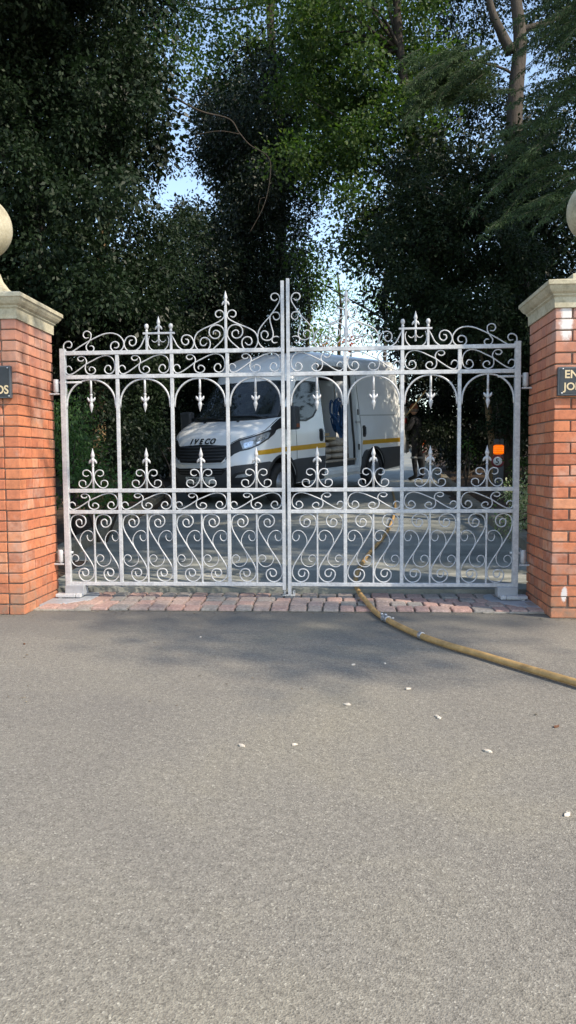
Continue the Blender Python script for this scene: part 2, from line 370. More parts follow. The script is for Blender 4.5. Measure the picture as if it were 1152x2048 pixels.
def kerb(F, side, y0, y1, label):
    b = MB(); y = y0
    while y < y1:
        L = .914; ya, yb = y, min(y + L - .008, y1); z0, z1 = prof(ya), prof(yb); xa, xb = F(ya), F(yb); wd = .15 * side; h = .13 + rnd.uniform(-.006, .006)
        vs = [(xa, ya, z0 - .1), (xa + wd, ya, z0 - .1), (xb + wd, yb, z1 - .1), (xb, yb, z1 - .1), (xa, ya, z0 + h - .02), (xa + wd, ya, z0 + h), (xb + wd, yb, z1 + h), (xb, yb, z1 + h - .02), (xa + .02 * side, ya, z0 + h), (xb + .02 * side, yb, z1 + h)]
        fs = [(0, 4, 8, 5, 1), (3, 2, 6, 9, 7), (0, 3, 7, 4), (1, 5, 6, 2), (4, 7, 9, 8), (8, 9, 6, 5)]
        b.add(vs, fs, rnd=rnd.random()); y += L
    return tag(b.build('kerb', MT['kerb']), label, 'kerb', kind='structure')
kerb(KL, -1, .62, 26, 'tan stone kerb along the left edge of the driveway')
kerb(KR, 1, .62, 30, 'grey stone kerb along the right edge of the driveway')
# setts
b = MB(); jn = MB(); jn.box((-1.86, -.44, -.05), (1.85, .234, .004)); tag(jn.build('sett_bedding', MT['joint']), kind='structure')
for j, (ya, yb) in enumerate([(-.44, -.288), (-.28, -.125), (-.117, .035), (.043, .225)]):
    x = (-1.80 if j < 2 else -1.66) - rnd.uniform(0, .06) + (.06 if j % 2 else 0)
    while x < (1.78 if j < 2 else 1.62):
        L = rnd.choice([.112, .122, .128, .135, .15])
        if j == 2 and abs(x) < .02: pass
        e = rnd.uniform(-.003, .004)
        b.cbox((x, ya + rnd.uniform(0, .008), -.03), (x + L - .012, yb - rnd.uniform(0, .01), .022 + e), .013, rnd.random()); x += L
tag(b.build('stone_setts', MT['sett']), 'strip of pink and grey granite setts under the gate', 'setts', kind='structure')

# ================================================================== pillars
def pillar(sx, label, grp='brick gate pillars'):
    x0, x1 = (1.848, 2.638) if sx > 0 else (-2.644, -1.854)
    y0, y1 = -.6, .065; cx = (x0 + x1) / 2; cy = (y0 + y1) / 2
    t = thing('brick_pillar', label, 'pillar', (cx, cy, 0))
    off = Vector((-cx, -cy, 0))
    m = MB(); m.box((x0 + .012, y0 + .012, -.05), (x1 - .012, y1 - .012, 2.098)); o = m.build('mortar_core', MT['mortar'], t); o.location = off
    b = MB(); r = random.Random(3 if sx > 0 else 8)
    def brick(ax, ay, bx, by, z):
        mt = Matrix.Rotation(r.uniform(-.006, .006), 4, 'Z')
        c = Vector(((ax + bx) / 2, (ay + by) / 2, z + .034)); j = r.uniform(-.0025, .0025)
        M_ = Matrix.Translation(c + Vector((j, r.uniform(-.0025, .0025), r.uniform(-.0015, .0015)))) @ Matrix.Rotation(r.uniform(-.012, .012), 4, 'Y') @ Matrix.Rotation(r.uniform(-.012, .012), 4, 'X') @ mt
        h = (abs(bx - ax) / 2, abs(by - ay) / 2, .0332 + r.uniform(-.001, .0010))
        b.cbox((-h[0], -h[1], -h[2]), h, .0055, r.random(), M_)
    g = .0075; D = .106
    for k in range(28):
        z = k * .075 + (.003 if k else 0)
        # faces front/back run in x, sides run in y; alternate headers and stretchers
        for face in range(4):
            hx = (k % 2 == 0) ^ (face in (1, 3))
            L0, L1 = (x0, x1) if face in (0, 2) else (y0, y1)
            W_ = L1 - L0
            if hx: edges = [0, .2217, .4433, .665] if W_ < .7 else [0, .2257, .4514, .6771, .79]
            else: edges = [W_ / (6 if W_ < .7 else 7) * i for i in range(7 if W_ < .7 else 8)]
            a0 = D + .002 if not hx else 0
            for i in range(len(edges) - 1):
                ea, eb = edges[i], edges[i + 1]
                if not hx and (i == 0 or i == len(edges) - 2): continue   # corner filled by the stretchers of the other face
                pa, pb = L0 + ea + g / 2 * (ea > 0), L0 + eb - g / 2 * (eb < W_ - .005)
                if face == 0: brick(pa, y0, pb, y0 + D, z)
                if face == 2: brick(pa, y1 - D, pb, y1, z)
                if face == 1: brick(x1 - D, pa, x1, pb, z)
                if face == 3: brick(x0, pa, x0 + D, pb, z)
    o = b.build('brickwork', MT['brick'], t); o.location = off
    # cap: square moulded
    prf = [(.343, 2.096), (.345, 2.165), (.352, 2.172), (.356, 2.176), (.356, 2.184), (.372, 2.196), (.385, 2.214), (.394, 2.232), (.402, 2.238), (.402, 2.262), (.396, 2.268), (.27, 2.30), (.20, 2.312)]
    m = MB(); vs = []; fs = []
    for r_, z in prf:
        q_ = r_ + .0625
        vs += [(-q_, -r_, z), (q_, -r_, z), (q_, r_, z), (-q_, r_, z)]
    for i in range(len(prf) - 1):
        for j in range(4): fs.append((i * 4 + j, i * 4 + (j + 1) % 4, i * 4 + 4 + (j + 1) % 4, i * 4 + 4 + j))
    fs.append((3, 2, 1, 0)); n_ = (len(prf) - 1) * 4; fs.append((n_, n_ + 1, n_ + 2, n_ + 3)); m.add(vs, fs)
    m.build('stone_cap', MT['stone'], t)
    m = MB(); vs = []; fs = []
    pr2 = [(.265, 2.296), (.265, 2.335), (.235, 2.345), (.19, 2.37), (.145, 2.41), (.115, 2.46), (.10, 2.515)]
    for r_, z in pr2: vs += [(-r_, -r_, z), (r_, -r_, z), (r_, r_, z), (-r_, r_, z)]
    for i in range(len(pr2) - 1):
        for j in range(4): fs.append((i * 4 + j, i * 4 + (j + 1) % 4, i * 4 + 4 + (j + 1) % 4, i * 4 + 4 + j))
    n_ = (len(pr2) - 1) * 4; fs.append((n_, n_ + 1, n_ + 2, n_ + 3)); m.add(vs, fs)
    m.build('finial_base', MT['stone'], t)
    m = MB(); q = [(.09, 2.51), (.105, 2.525), (.115, 2.545), (.105, 2.565), (.085, 2.575), (.08, 2.59), (.085, 2.612)]
    rb, zc = .230, 2.832
    for i in range(1, 24):
        a = math.pi * i / 24 - math.pi / 2
        if zc + rb * math.sin(a) > 2.615: q.append((rb * math.cos(a), zc + rb * math.sin(a)))
    q.append((.005, zc + rb)); m.lathe(q, n=40); m.build('ball_finial', MT['stone'], t)
    return t
pL = pillar(-1, 'red brick gate pillar on the left with cream stone ball, its inner face in sun')
pR = pillar(1, 'red brick gate pillar on the right with white salt stain under its cream cap')

def text_mesh(txt, size, ext=.002):
    cu = bpy.data.curves.new('t', 'FONT'); cu.body = txt; cu.size = size; cu.extrude = ext; cu.offset = size * .022
    cu.align_x = 'LEFT'
    o = bpy.data.objects.new('t', cu); col.objects.link(o); dg = bpy.context.evaluated_depsgraph_get(); dg.update()
    me = bpy.data.meshes.new_from_object(o.evaluated_get(dg)); bpy.data.objects.remove(o); return me
def lettering(name, txt, size, mat, M_, parent, ext=.002, squash=1.0, shear=0):
    me = text_mesh(txt, size, ext)
    S = Matrix.Diagonal((squash, 1, 1, 1)); S[0][1] = shear
    me.transform(M_ @ S); me.materials.clear(); me.materials.append(mat)
    o = bpy.data.objects.new(name, me); col.objects.link(o); o.parent = parent; return o
TX = Matrix.Rotation(R(90), 4, 'X')   # text facing -y
def plaque(x0, x1, z0, z1, lines, label, screws):
    t = thing('name_plaque', label, 'sign', ((x0 + x1) / 2, -.605, z0)); o = Vector((-(x0 + x1) / 2, .605, -z0))
    m = MB(); m.cbox((x0, -.634, z0), (x1, -.603, z1), .004); m.build('backing_plate', MT['edge'], t).location = o
    m = MB(); m.box((x0 + .011, -.637, z0 + .013), (x1 - .011, -.633, z1 - .011)); m.build('face_plate', MT['slate'], t).location = o
    for sx_, sz_ in screws:
        m = MB(); m.lathe([(.0005, -.002), (.005, -.0015), (.0062, 0), (.006, .003)], (sx_, -.637, sz_), 12, M=Matrix.Rotation(R(90), 4, 'X')); m.build('screw', MT['steel'], t).location = o
    for txt, x, z, s, sq in lines:
        lettering('lettering', txt, s, MT['gold'], Matrix.Translation(Vector((x, -.638, z)) + o) @ TX, t, .0012, sq)
    return t, o
SER = MB()
def serifs(name, t, o, bars):
    m = MB()
    for x0, z0, x1, z1 in bars: m.box((x0, -.6405, z0), (x1, -.6370, z1))
    m.build(name, MT['gold'], t).location = o
t, o = plaque(1.861, 2.40, 1.512, 1.702, [('EN', 1.9, 1.628, .074, 1.0), ('JOI', 1.897, 1.549, .068, 1.0)], 'black plaque with gold letters EN and JOI on the right pillar', [(1.889, 1.688), (1.884, 1.527), (2.37, 1.688), (2.37, 1.527)])
t, o = plaque(-2.42, -1.888, 1.543, 1.768, [('DS', -1.990, 1.574, .082, .88)], 'grey black plaque ending in gold letters DS on the left pillar', [(-1.907, 1.752), (-1.903, 1.556), (-2.4, 1.752), (-2.4, 1.556)])
G = {
  'c1': [(-1.7106,1.9865),(-1.6837,1.9844),(-1.6714,2.0059),(-1.6825,2.0278),(-1.7094,2.03),(-1.7342,2.0113),(-1.7377,1.9809),(-1.7204,1.9571),(-1.6936,1.948),(-1.6619,1.9579),(-1.6071,1.9918),(-1.5388,2.0296),(-1.4799,2.0589),(-1.4167,2.0838),(-1.3541,2.0896),(-1.301,2.073),(-1.268,2.0379),(-1.2599,2.0032),(-1.2722,1.9688),(-1.3039,1.9477),(-1.3395,1.9509),(-1.3631,1.9746),(-1.3578,2.0092),(-1.3289,2.0243),(-1.3042,2.0126),(-1.3011,1.9909),(-1.3166,1.9765),(-1.3371,1.9785)],
  'c2': [(-1.5381,2.0582),(-1.565,2.0561),(-1.5797,2.078),(-1.5683,2.1021),(-1.5431,2.1077),(-1.5194,2.0899),(-1.5203,2.0553),(-1.5391,2.021),(-1.5576,1.9953),(-1.5539,1.9665),(-1.5274,1.9487),(-1.5021,1.9596),(-1.4979,1.9812),(-1.5128,1.9945),(-1.5308,1.9922)],
  'c3': [(-1.1907,2.0348),(-1.2112,2.0283),(-1.2153,2.0067),(-1.1961,1.99),(-1.1709,1.9999),(-1.1615,2.0274),(-1.1724,2.0552),(-1.2033,2.0653),(-1.2347,2.0529),(-1.256,2.0161),(-1.254,1.9858),(-1.2368,1.9595),(-1.2014,1.946),(-1.1657,1.954),(-1.1295,1.9837),(-1.1065,2.0265),(-1.088,2.0632)],
  'c4': [(-1.057,2.0627),(-1.0684,2.0215),(-1.0586,1.9782),(-1.0281,1.9518),(-0.984,1.9433),(-0.943,1.9547),(-0.9141,1.9887),(-0.9054,2.0316),(-0.9155,2.0601)],
  'c4b': [(-1.0399,2.0313),(-1.0224,2.0164),(-1.002,2.0195),(-0.9902,2.0374)],
  'c5': [(-0.6082,2.002),(-0.6287,1.9826),(-0.653,1.987),(-0.6607,2.0109),(-0.6482,2.0368),(-0.6157,2.0418),(-0.5877,2.0215),(-0.5841,1.9858),(-0.6008,1.9544),(-0.6374,1.9415),(-0.6779,1.9517),(-0.7032,1.9918),(-0.705,2.0354),(-0.6824,2.0786),(-0.635,2.1093),(-0.5699,2.1358),(-0.5211,2.1585),(-0.4846,2.1815),(-0.4721,2.2088),(-0.4838,2.2366),(-0.5119,2.2473),(-0.5363,2.2337),(-0.5382,2.2101),(-0.5207,2.194),(-0.4964,2.2014)],
  'c6': [(-0.5588,2.0645),(-0.5544,2.0881),(-0.5341,2.0956),(-0.5101,2.0794),(-0.5105,2.0518),(-0.5349,2.0348),(-0.5672,2.0409),(-0.5886,2.069),(-0.5865,2.1045),(-0.566,2.1278),(-0.5295,2.1366),(-0.4934,2.1225),(-0.4736,2.0906),(-0.4741,2.0511),(-0.4948,2.0159),(-0.5316,1.9809),(-0.5766,1.9421)],
  'c8': [(-0.0623,2.3259),(-0.0784,2.3122),(-0.1022,2.319),(-0.1116,2.3426),(-0.0979,2.3634),(-0.07,2.3651),(-0.0478,2.3452),(-0.0449,2.3099),(-0.0708,2.2636),(-0.1192,2.198),(-0.1677,2.144),(-0.2042,2.0935),(-0.2152,2.0386),(-0.2052,1.9912),(-0.1694,1.9551),(-0.1214,1.944),(-0.0733,1.9495),(-0.0452,1.9648)],
  'c9': [(-0.0953,2.1975),(-0.0875,2.1738),(-0.0676,2.1672),(-0.0475,2.1809),(-0.0457,2.2044),(-0.0631,2.2227),(-0.0951,2.221),(-0.1176,2.1979),(-0.1195,2.1627),(-0.108,2.1154),(-0.0964,2.068),(-0.1006,2.0366),(-0.1208,2.0173),(-0.1529,2.0139),(-0.1808,2.0301),(-0.1885,2.0618),(-0.1723,2.0835),(-0.1483,2.0807),(-0.1349,2.0569),(-0.1487,2.0312)],
  'c10': [(-0.0649,1.9982),(-0.089,1.9931),(-0.1064,2.0092),(-0.1006,2.0327),(-0.0726,2.0424),(-0.0486,2.0357)],
  'bandA': [(0.12,0.233),(0.111,0.349),(0.069,0.448),(0.012,0.407),(-0.009,0.262),(0.019,0.076),(0.074,0.012),(0.15,0.076),(0.278,0.291),(0.417,0.552),(0.556,0.738),(0.694,0.913),(0.822,0.983),(0.926,0.872),(0.984,0.61),(0.988,0.32),(0.949,0.116),(0.875,0.023),(0.806,0.099),(0.782,0.262),(0.822,0.436),(0.88,0.448),(0.91,0.32),(0.898,0.215)],
  'bandB': [(0.366,0.797),(0.336,0.715),(0.278,0.715),(0.245,0.831),(0.278,0.942),(0.347,0.948),(0.398,0.843),(0.421,0.669),(0.398,0.465),(0.394,0.262),(0.428,0.087),(0.498,0.012),(0.567,0.07),(0.597,0.215),(0.567,0.349),(0.509,0.39),(0.472,0.291),(0.486,0.192)],
  'botA': [(0.502,0.848),(0.49,0.906),(0.385,0.927),(0.268,0.898),(0.28,0.844),(0.385,0.812),(0.531,0.817),(0.657,0.867),(0.657,0.938),(0.51,0.989),(0.28,0.997),(0.084,0.953),(0.013,0.859),(0.071,0.758),(0.259,0.633),(0.51,0.484),(0.762,0.344),(0.941,0.227),(0.987,0.133),(0.908,0.055),(0.72,0.005),(0.51,0.011),(0.364,0.062),(0.331,0.133),(0.427,0.18),(0.573,0.192),(0.699,0.172),(0.741,0.125),(0.678,0.086),(0.552,0.083),(0.49,0.117),(0.49,0.152)],
  'botB': [(0.72,0.695),(0.699,0.664),(0.753,0.617),(0.866,0.605),(0.962,0.641),(0.971,0.688),(0.908,0.734),(0.762,0.758),(0.594,0.742),(0.448,0.68),(0.393,0.602),(0.427,0.547),(0.51,0.477),(0.615,0.383),(0.615,0.312),(0.51,0.25),(0.322,0.223),(0.155,0.239),(0.029,0.297),(0.029,0.359),(0.134,0.395),(0.259,0.386),(0.322,0.344),(0.268,0.305),(0.176,0.297)],
  'lyre': [(-0.0362,0.1033),(-0.0568,0.095),(-0.0806,0.1085),(-0.0775,0.1364),(-0.0465,0.1446),(-0.0176,0.124),(-0.0083,0.0826),(-0.0238,0.0413),(-0.0548,0.0103),(-0.0878,0.0052),(-0.1136,0.0258),(-0.1116,0.0537),(-0.0878,0.064),(-0.064,0.0537),(-0.062,0.0258)],
}
# ================================================================== gate
GT = MT['galv']
def XZ(pts, dx=0, dz=0, s=1, y=0): return [(x * s + dx, y, z + dz) for x, z in pts]
def barv(m, x, z0, z1, w, d, y=0): m.cbox((x - w / 2, y - d / 2, z0), (x + w / 2, y + d / 2, z1), .003)
def scroll(pts, parent, w=.013, d=.014, name='scroll'):
    w *= .78
    m = MB(); P = catmull(pts, 5)
    n = len(P); m.tube(P, [w / 2 * (.72 if i < 3 or i > n - 4 else 1) for i in range(n)], n=8); return m.build(name, GT, parent)
def spear_mesh(m, x, z, up=1, s=1.0, y=0):
    "fleur point; z = collar height"
    T = Matrix.Translation((x, y, z)) @ Matrix.Diagonal((s, s, s * up, 1))
    m.lathe([(.0075, -.012), (.0115, -.008), (.0115, -.002), (.008, .002), (.010, .02), (.015, .040), (.0155, .050), (.0105, .058), (.013, .066), (.0165, .075), (.0155, .084), (.010, .104), (.004, .124), (.001, .136)], (0, 0, 0), 10, M=T)
    for sg in (-1, 1):
        m.tube([T @ Vector(p) for p in ((sg * .004, 0, .042), (sg * .016, 0, .040), (sg * .026, 0, .026), (sg * .030, 0, .014))], [.009 * s, .0105 * s, .0085 * s, .003 * s], n=8)
def leaf(side, label):
    t = thing('gate_leaf', label, 'gate', (side * 1.745, 0, .13), group='pair of galvanised gate leaves')
    sub = empty('x'); bpy.data.objects.remove(sub)
    off = Vector((-side * 1.745, 0, -.13)); kids = []
    X = lambda x: side * x if side > 0 else x       # x given for the left leaf as negative numbers
    def fl(pts): return [(-x, z) for x, z in pts] if side > 0 else list(pts)
    def fx(x): return -x if side > 0 else x
    def put(o): o.location = off; return o
    ms = -.030 if side < 0 else -.0135
    if side < 0: hx, mx = -1.745, -.024
    else: hx, mx = -1.745, -.018
    m = MB(); barv(m, fx(hx), .085, 1.975, .042, .042); put(m.build('hinge_stile', GT, t))
    m = MB(); barv(m, fx(mx), (.085 if side < 0 else .045), (2.458 if side < 0 else 2.474), .026, .03); put(m.build('meeting_stile', GT, t))
    A_, B_ = hx + .0205, mx - .0125
    for z, h in ((.13, .028), (.70, .028), (.868, .030), (1.755, .030), (1.94, .031)):
        m = MB(); xs = sorted((fx(A_), fx(B_))); m.cbox((xs[0], -.015, z - h / 2), (xs[1], .015, z + h / 2), .003); put(m.build('rail', GT, t))
    V = [-1.745, -1.315, -.885, -.452, -.018]
    for i, x in enumerate(V[1:4]):
        m = MB(); barv(m, fx(x), .14, 1.94, .027, .022); put(m.build('upright', GT, t))
    put_list = []
    for i in range(4):
        a, c = V[i] + (.021 if i == 0 else .0155), V[i + 1] - (.0155 if i < 3 else .018); mid = (a + c) / 2
        for z0, z1 in ((1.774, 1.922), (.718, .849)):
            for key in ('bandA', 'bandB'):
                put(scroll(XZ(fl([(a + u * (c - a), z0 + v * (z1 - z0)) for u, v in G[key]])), t, .0125))
        m = MB(); barv(m, fx(mid), .14, .70, .013, .013); put(m.build('thin_bar', GT, t))
        for a2, c2 in ((a, mid - .006), (mid + .006, c)):
            put(scroll(XZ(fl([(a2 + u * (c2 - a2), .148 + v * .532) for u, v in G['botA']])), t, .0135))
            put(scroll(XZ(fl([(a2 + u * (c2 - a2), .148 + v * .532) for u, v in G['botB']]), y=.006), t, .0095, .01))
        # lyre and spear
        put(scroll(XZ(fl([(mid + u, .885 + v) for u, v in G['lyre']])), t, .0115))
        put(scroll(XZ(fl([(mid - u, .885 + v) for u, v in G['lyre']])), t, .0115))
        m = MB(); m.tube([(fx(mid), 0, .88), (fx(mid), 0, 1.07)], .0085); spear_mesh(m, fx(mid), 1.065, 1, 1.0); put(m.build('spear', GT, t))
        m = MB(); m.tube([(fx(mid), 0, 1.745), (fx(mid), 0, 1.61)], .0085); spear_mesh(m, fx(mid), 1.612, -1, 1.0); put(m.build('hanging_spear', GT, t))
        ar = [(a + .002, 1.515)] + [(mid - math.cos(R(q)) * (c - a) / 2 * .985, 1.545 + math.sin(R(q)) * .191) for q in range(0, 181, 9)] + [(c - .002, 1.515)]
        m = MB(); m.tube(XZ(fl(ar)), .0075, n=8); put(m.build('arch', GT, t))
    # top work
    put(scroll(XZ(fl(G['c1'])), t, .013)); put(scroll(XZ(fl(G['c2'])), t, .012))
    pc = -.984
    for s in (1, -1):
        q = [(x if s == 1 else 2 * pc - x, z) for x, z in G['c3']]
        put(scroll(XZ(fl(q)), t, .013))
    put(scroll(XZ(fl(G['c4'])), t, .011)); put(scroll(XZ(fl(G['c4b'])), t, .009)); put(scroll(XZ(fl([(2 * pc - x, z) for x, z in G['c4b']])), t, .009))
    for px in (-1.078, -.888):
        m = MB(); barv(m, fx(px), 1.95, 2.085, .018, .018)
        m.lathe([(.008, 2.09), (.011, 2.10), (.011, 2.108), (.006, 2.113), (.012, 2.118), (.0165, 2.13), (.0165, 2.142), (.011, 2.153), (.001, 2.157)], (fx(px), 0, 0), 12); put(m.build('ball_post', GT, t))
    m = MB(); xs = sorted((fx(-1.108), fx(-.858))); m.cbox((xs[0], -.01, 2.075), (xs[1], .01, 2.09), .003); put(m.build('platform_bar', GT, t))
    m = MB(); m.tube([(fx(pc), 0, 2.0), (fx(pc), 0, 2.10)], .0075); m.lathe([(.004, 1.985), (.009, 1.995), (.004, 2.005)], (fx(pc), 0, 0), 8); spear_mesh(m, fx(pc), 2.097, 1, .86); put(m.build('spear', GT, t))
    bc = -.4605
    for s in (1, -1):
        for k, w_ in (('c5', .013), ('c6', .013)):
            q = [(x if s == 1 else 2 * bc - x, z) for x, z in G[k]]
            if s == -1: q = [(x * 1.0, z) for x, z in q]
            put(scroll(XZ(fl(q)), t, w_))
    m = MB(); barv(m, fx(bc), 1.95, 2.28, .019, .019); spear_mesh(m, fx(bc), 2.272, 1, .9); put(m.build('spear', GT, t))
    for k in ('c8', 'c9', 'c10'): put(scroll(XZ(fl([(min(x, mx - .014), z) for x, z in G[k]])), t, .012))
    # hinges: eye bolts
    for z, n_ in ((1.715, 1), (.375, 0)):
        m = MB(); m.tube([(fx(-1.60 if n_ else -1.71), .0 if n_ else .02, z), (fx(-1.80), 0, z)], .009 if n_ else .011)
        m.lathe([(.018, -.055), (.022, -.05), (.022, .04), (.018, .045)], (fx(-1.805), 0, z - .02), 14)
        put(m.build('hinge', MT['galv'], t))
    m = MB(); xs = sorted((fx(-1.760), fx(-1.607)))
    m.cbox((xs[0], -.05, .052), (xs[1], .05, .120), .004); m.box((xs[0] + .004, -.046, .044), (xs[1] - .004, .046, .052)); put(m.build('shoe_box', MT['zinc'], t))
    return t
leaf(-1, 'left leaf of the galvanised scrollwork gate with arrow finials')
leaf(1, 'right leaf of the galvanised scrollwork gate, the hose passing under it')
def hinge_bracket(side, z, label):
    s = side; X0 = s * 1.85
    t = thing('hinge_bracket', label, 'bracket', (X0, -.03, z), group='hinge brackets on the pillars')
    m = MB(); xs = sorted((s * 1.775 - X0, s * 1.87 - X0)); m.cbox((xs[0], .01, -.012), (xs[1], .05, .0), .003)
    m.lathe([(.013, 0), (.013, .03)], (s * 1.805 - X0, .03, 0), 10); m.build('shelf', MT['galv'], t)
for s, nm in ((-1, 'left'), (1, 'right')):
    for z, q in ((1.632, 'upper'), (.292, 'lower')): hinge_bracket(s, z, f'small steel {q} hinge bracket on the {nm} pillar')
def opener(s):
    t = thing('gate_operator', 'grey underground gate operator arm and cover plate at the %s pillar' % ('left' if s < 0 else 'right'), 'gate motor', (s * 1.72, 0, 0), group='gate operators under the leaves')
    # cover plate: quarter-round ended sheet
    m = MB(); pts = [(s * .13, -.35), (s * .13, .20), (s * -.22, .20)]
    for k in range(0, 11):
        a = R(90 - 9 * k); pts.append((s * -(.05 + .20 * math.sin(a)), .20 - .52 * (1 - math.sin(a)) if 0 else (.16 - .50 * (1 - math.sin(a)))))
    pts = [(s * .13, -.34), (s * .13, .2), (s * -.14, .2), (s * -.19, .12), (s * -.20, .02), (s * -.18, -.08), (s * -.13, -.17), (s * -.05, -.25), (s * .03, -.31)]
    n_ = len(pts); vs = [(x, y, .024) for x, y in pts] + [(x, y, .002) for x, y in pts]
    fs = [tuple(range(n_)), tuple(range(n_, 2 * n_))[::-1]] + [(i, i + n_, (i + 1) % n_ + n_, (i + 1) % n_) for i in range(n_)]
    m.add(vs, fs); m.build('cover_plate', MT['zinc'], t)
    m = MB(); xs = sorted((s * .105, s * -.05)); m.cbox((xs[0], -.085, .034), (xs[1], .0, .058), .004); xs = sorted((s * .09, s * -.045)); m.cbox((xs[0], -.07, .026), (xs[1], -.015, .034), .002)
    m.build('lever_arm', MT['galv'], t)
    xs = sorted((s * -.052, s * -.095)); m = MB(); m.cbox((xs[0], -.08, .030), (xs[1], 0, .060), .006); m.build('arm_end', MT['galv'], t)
    m = MB(); m.lathe([(.02, .022), (.02, .034), (.014, .038)], (s * .075, -.06, 0), 10); m.build('bolt', MT['galv'], t)
    # cement fillet
    m = MB(); m.box((min(s * .135, s * -.30), -.45, .001), (max(s * .135, s * -.30), .2, .010)); m.build('mortar_bed', MT['cement'], t)
opener(-1); opener(1)
t = thing('gate_stop', 'small steel floor stop with two lugs where the leaves meet', 'gate stop', (.005, .13, .02))
m = MB(); m.cbox((-.05, -.05, 0), (.05, .04, .012), .003); m.build('base', MT['galv'], t)
for x in (-.042, .03): m = MB(); m.cbox((x, -.03, .012), (x + .018, .03, .035), .004); m.build('lug', MT['galv'], t)
m = MB(); m.box((-.022, -.02, .0125), (.028, .02, .024)); m.build('rubber_pad', MT['black'], t)

# ================================================================== hose
def HZ(x, y):
    if y > .30: return prof(y) + .03
    if y > .10: return .045 + (.3 - y) * -.0 + (.3-.3)
    return .022 if y < -.46 else .042
hp = [(1.5, 9.06), (1.38, 6.89), (1.19, 4.82), (.96, 3.12), (.73, 1.89), (.6, 1.07), (.552, .62), (.545, .3), (.565, .05), (.60, -.25), (.65, -.5), (.709, -.751), (.79, -1.0), (.893, -1.248), (1.02, -1.47), (1.165, -1.67), (1.361, -1.955), (1.518, -2.179), (1.75, -2.52), (2.2, -3.2), (3, -4.2), (4.5, -5.4)]
t = thing('hose', 'long tan rubber hose running under the gate and across the asphalt', 'hose', (.56, .3, 0)); o = Vector((-.56, -.3, 0))
P = [Vector((x, y, (prof(y) + .03 if y > .35 else (.075 if y > .25 else (.05 if y > -.3 else .024))))) for x, y in hp]
P = catmull(P, 8)
for i in range(4):  # relax heights
    P = [P[0]] + [Vector((p.x, p.y, (P[k].z + p.z * 2 + P[k + 2].z) / 4)) for k, p in enumerate(P[1:-1])] + [P[-1]]
m = MB(); m.tube(P, .0185, n=14); m.build('pipe', MT['hose'], t).location = o
def clampat(x, y, ang, L, r, big):
    mt = Matrix.Translation(Vector((x, y, .026)) + o) @ Matrix.Rotation(ang, 4, 'Z') @ Matrix.Rotation(R(90), 4, 'Y')
    m = MB(); m.lathe([(r - .002, -L / 2), (r, -L / 2), (r + .002, -L / 2 + .004), (r, -L / 2 + .012), (r, L / 2 - .012), (r + .002, L / 2 - .004), (r, L / 2), (r - .002, L / 2)], (0, 0, 0), 16, M=mt)
    if big:
        for k in range(9):
            a = rnd.uniform(0, 6.28); q = mt @ Vector((r * 1.1 * math.cos(a), r * 1.1 * math.sin(a), rnd.uniform(-L / 2, L / 2)))
            q.z = max(q.z, .01)
            m.tube([q, q + Vector((rnd.uniform(-.02, .02), rnd.uniform(-.02, .02), .004))], rnd.uniform(.006, .011), n=6)
    else: m.cbox((-.008, -.012, r - .004), (.008, .012, r + .014), .002, M=mt)
    m.build('coupling' if big else 'hose_clamp', MT['steel'], t)
clampat(.715, -.775, R(-68), .075, .025, 1); clampat(.893, -1.250, R(-62), .028, .022, 0)

# pale leaves on the asphalt
for k, (x, y, s) in enumerate([(.02, -2.98, 1), (.22, -2.96, .8), (.43, -2.48, 1.1), (.47, -1.83, .9), (.72, -2.24, 1.1), (.81, -2.63, 1.3), (.94, -2.99, 1.2), (1.08, -3.48, 1.2), (1.27, -2.72, 1.1), (.64, -1.8, .7), (-1.49, -1.45, .8), (-.46, -1.24, .6)]):
    m = MB(); r_ = random.Random(k); nn = 9; a0 = r_.uniform(0, 3.1)
    pr_ = [(math.cos(6.283 * i / nn) * .014 * s * r_.uniform(.7, 1.3), math.sin(6.283 * i / nn) * .008 * s * r_.uniform(.6, 1.3)) for i in range(nn)]
    vs = [(p * math.cos(a0) - q * math.sin(a0), p * math.sin(a0) + q * math.cos(a0), .004 + r_.uniform(0, .004)) for p, q in pr_]
    vs += [(0, 0, .009)] + [(p, q, .0012) for p, q, _ in vs[:nn]]
    m.add(vs, [(i, (i + 1) % nn, nn) for i in range(nn)] + [(i, i + nn + 1, (i + 1) % nn + nn + 1, (i + 1) % nn) for i in range(nn)])
    dead = k in (8, 10)
    words = ['pale curled leaf lying nearest the middle of the asphalt', 'small pale leaf just right of the middle one', 'pale leaf on the shadow edge left of the larger ones', 'pale leaf in the shade left of the hose', 'pale leaf between the hose and the shadow edge', 'long pale leaf below the hose middle', 'pale pointed leaf on bright asphalt below the hose', 'pale leaf nearest the camera at the right edge', 'brown curled leaf on the asphalt near the right edge', 'tiny pale flake in the shade close to the hose', 'brown leaf scrap near the left pillar foot', 'tiny pale flake on the dark asphalt left of centre']
    o_ = m.build('fallen_leaf', MT['deadleaf' if dead else 'flake'], None, (x, y, 0)); tag(o_, words[k], 'leaf', 'fallen leaves on the asphalt')
def interp(T, z):
    if z <= T[0][0]: return T[0][1]
    for (a, p), (b, q) in zip(T, T[1:]):
        if z <= b: return p + (q - p) * (z - a) / (b - a)
    return T[-1][1]
VW = [(.28, .93), (.36, .965), (.5, .99), (.9, 1.005), (1.2, 1.0), (1.42, .98), (1.7, .95), (2.0, .915), (2.3, .885), (2.5, .862), (2.6, .84), (2.67, .80), (2.71, .72), (2.735, .55)]
VF = [(.28, .90), (.36, .96), (.45, 1.0), (.62, 1.03), (.76, 1.03), (.84, 1.0), (1.0, .96), (1.1, .92), (1.2, .85), (1.28, .74), (1.36, .58), (1.44, .36), (1.49, .20), (2.08, -.36), (2.13, -.40), (2.35, -.50), (2.52, -.68), (2.63, -.92), (2.70, -1.22), (2.735, -1.6)]
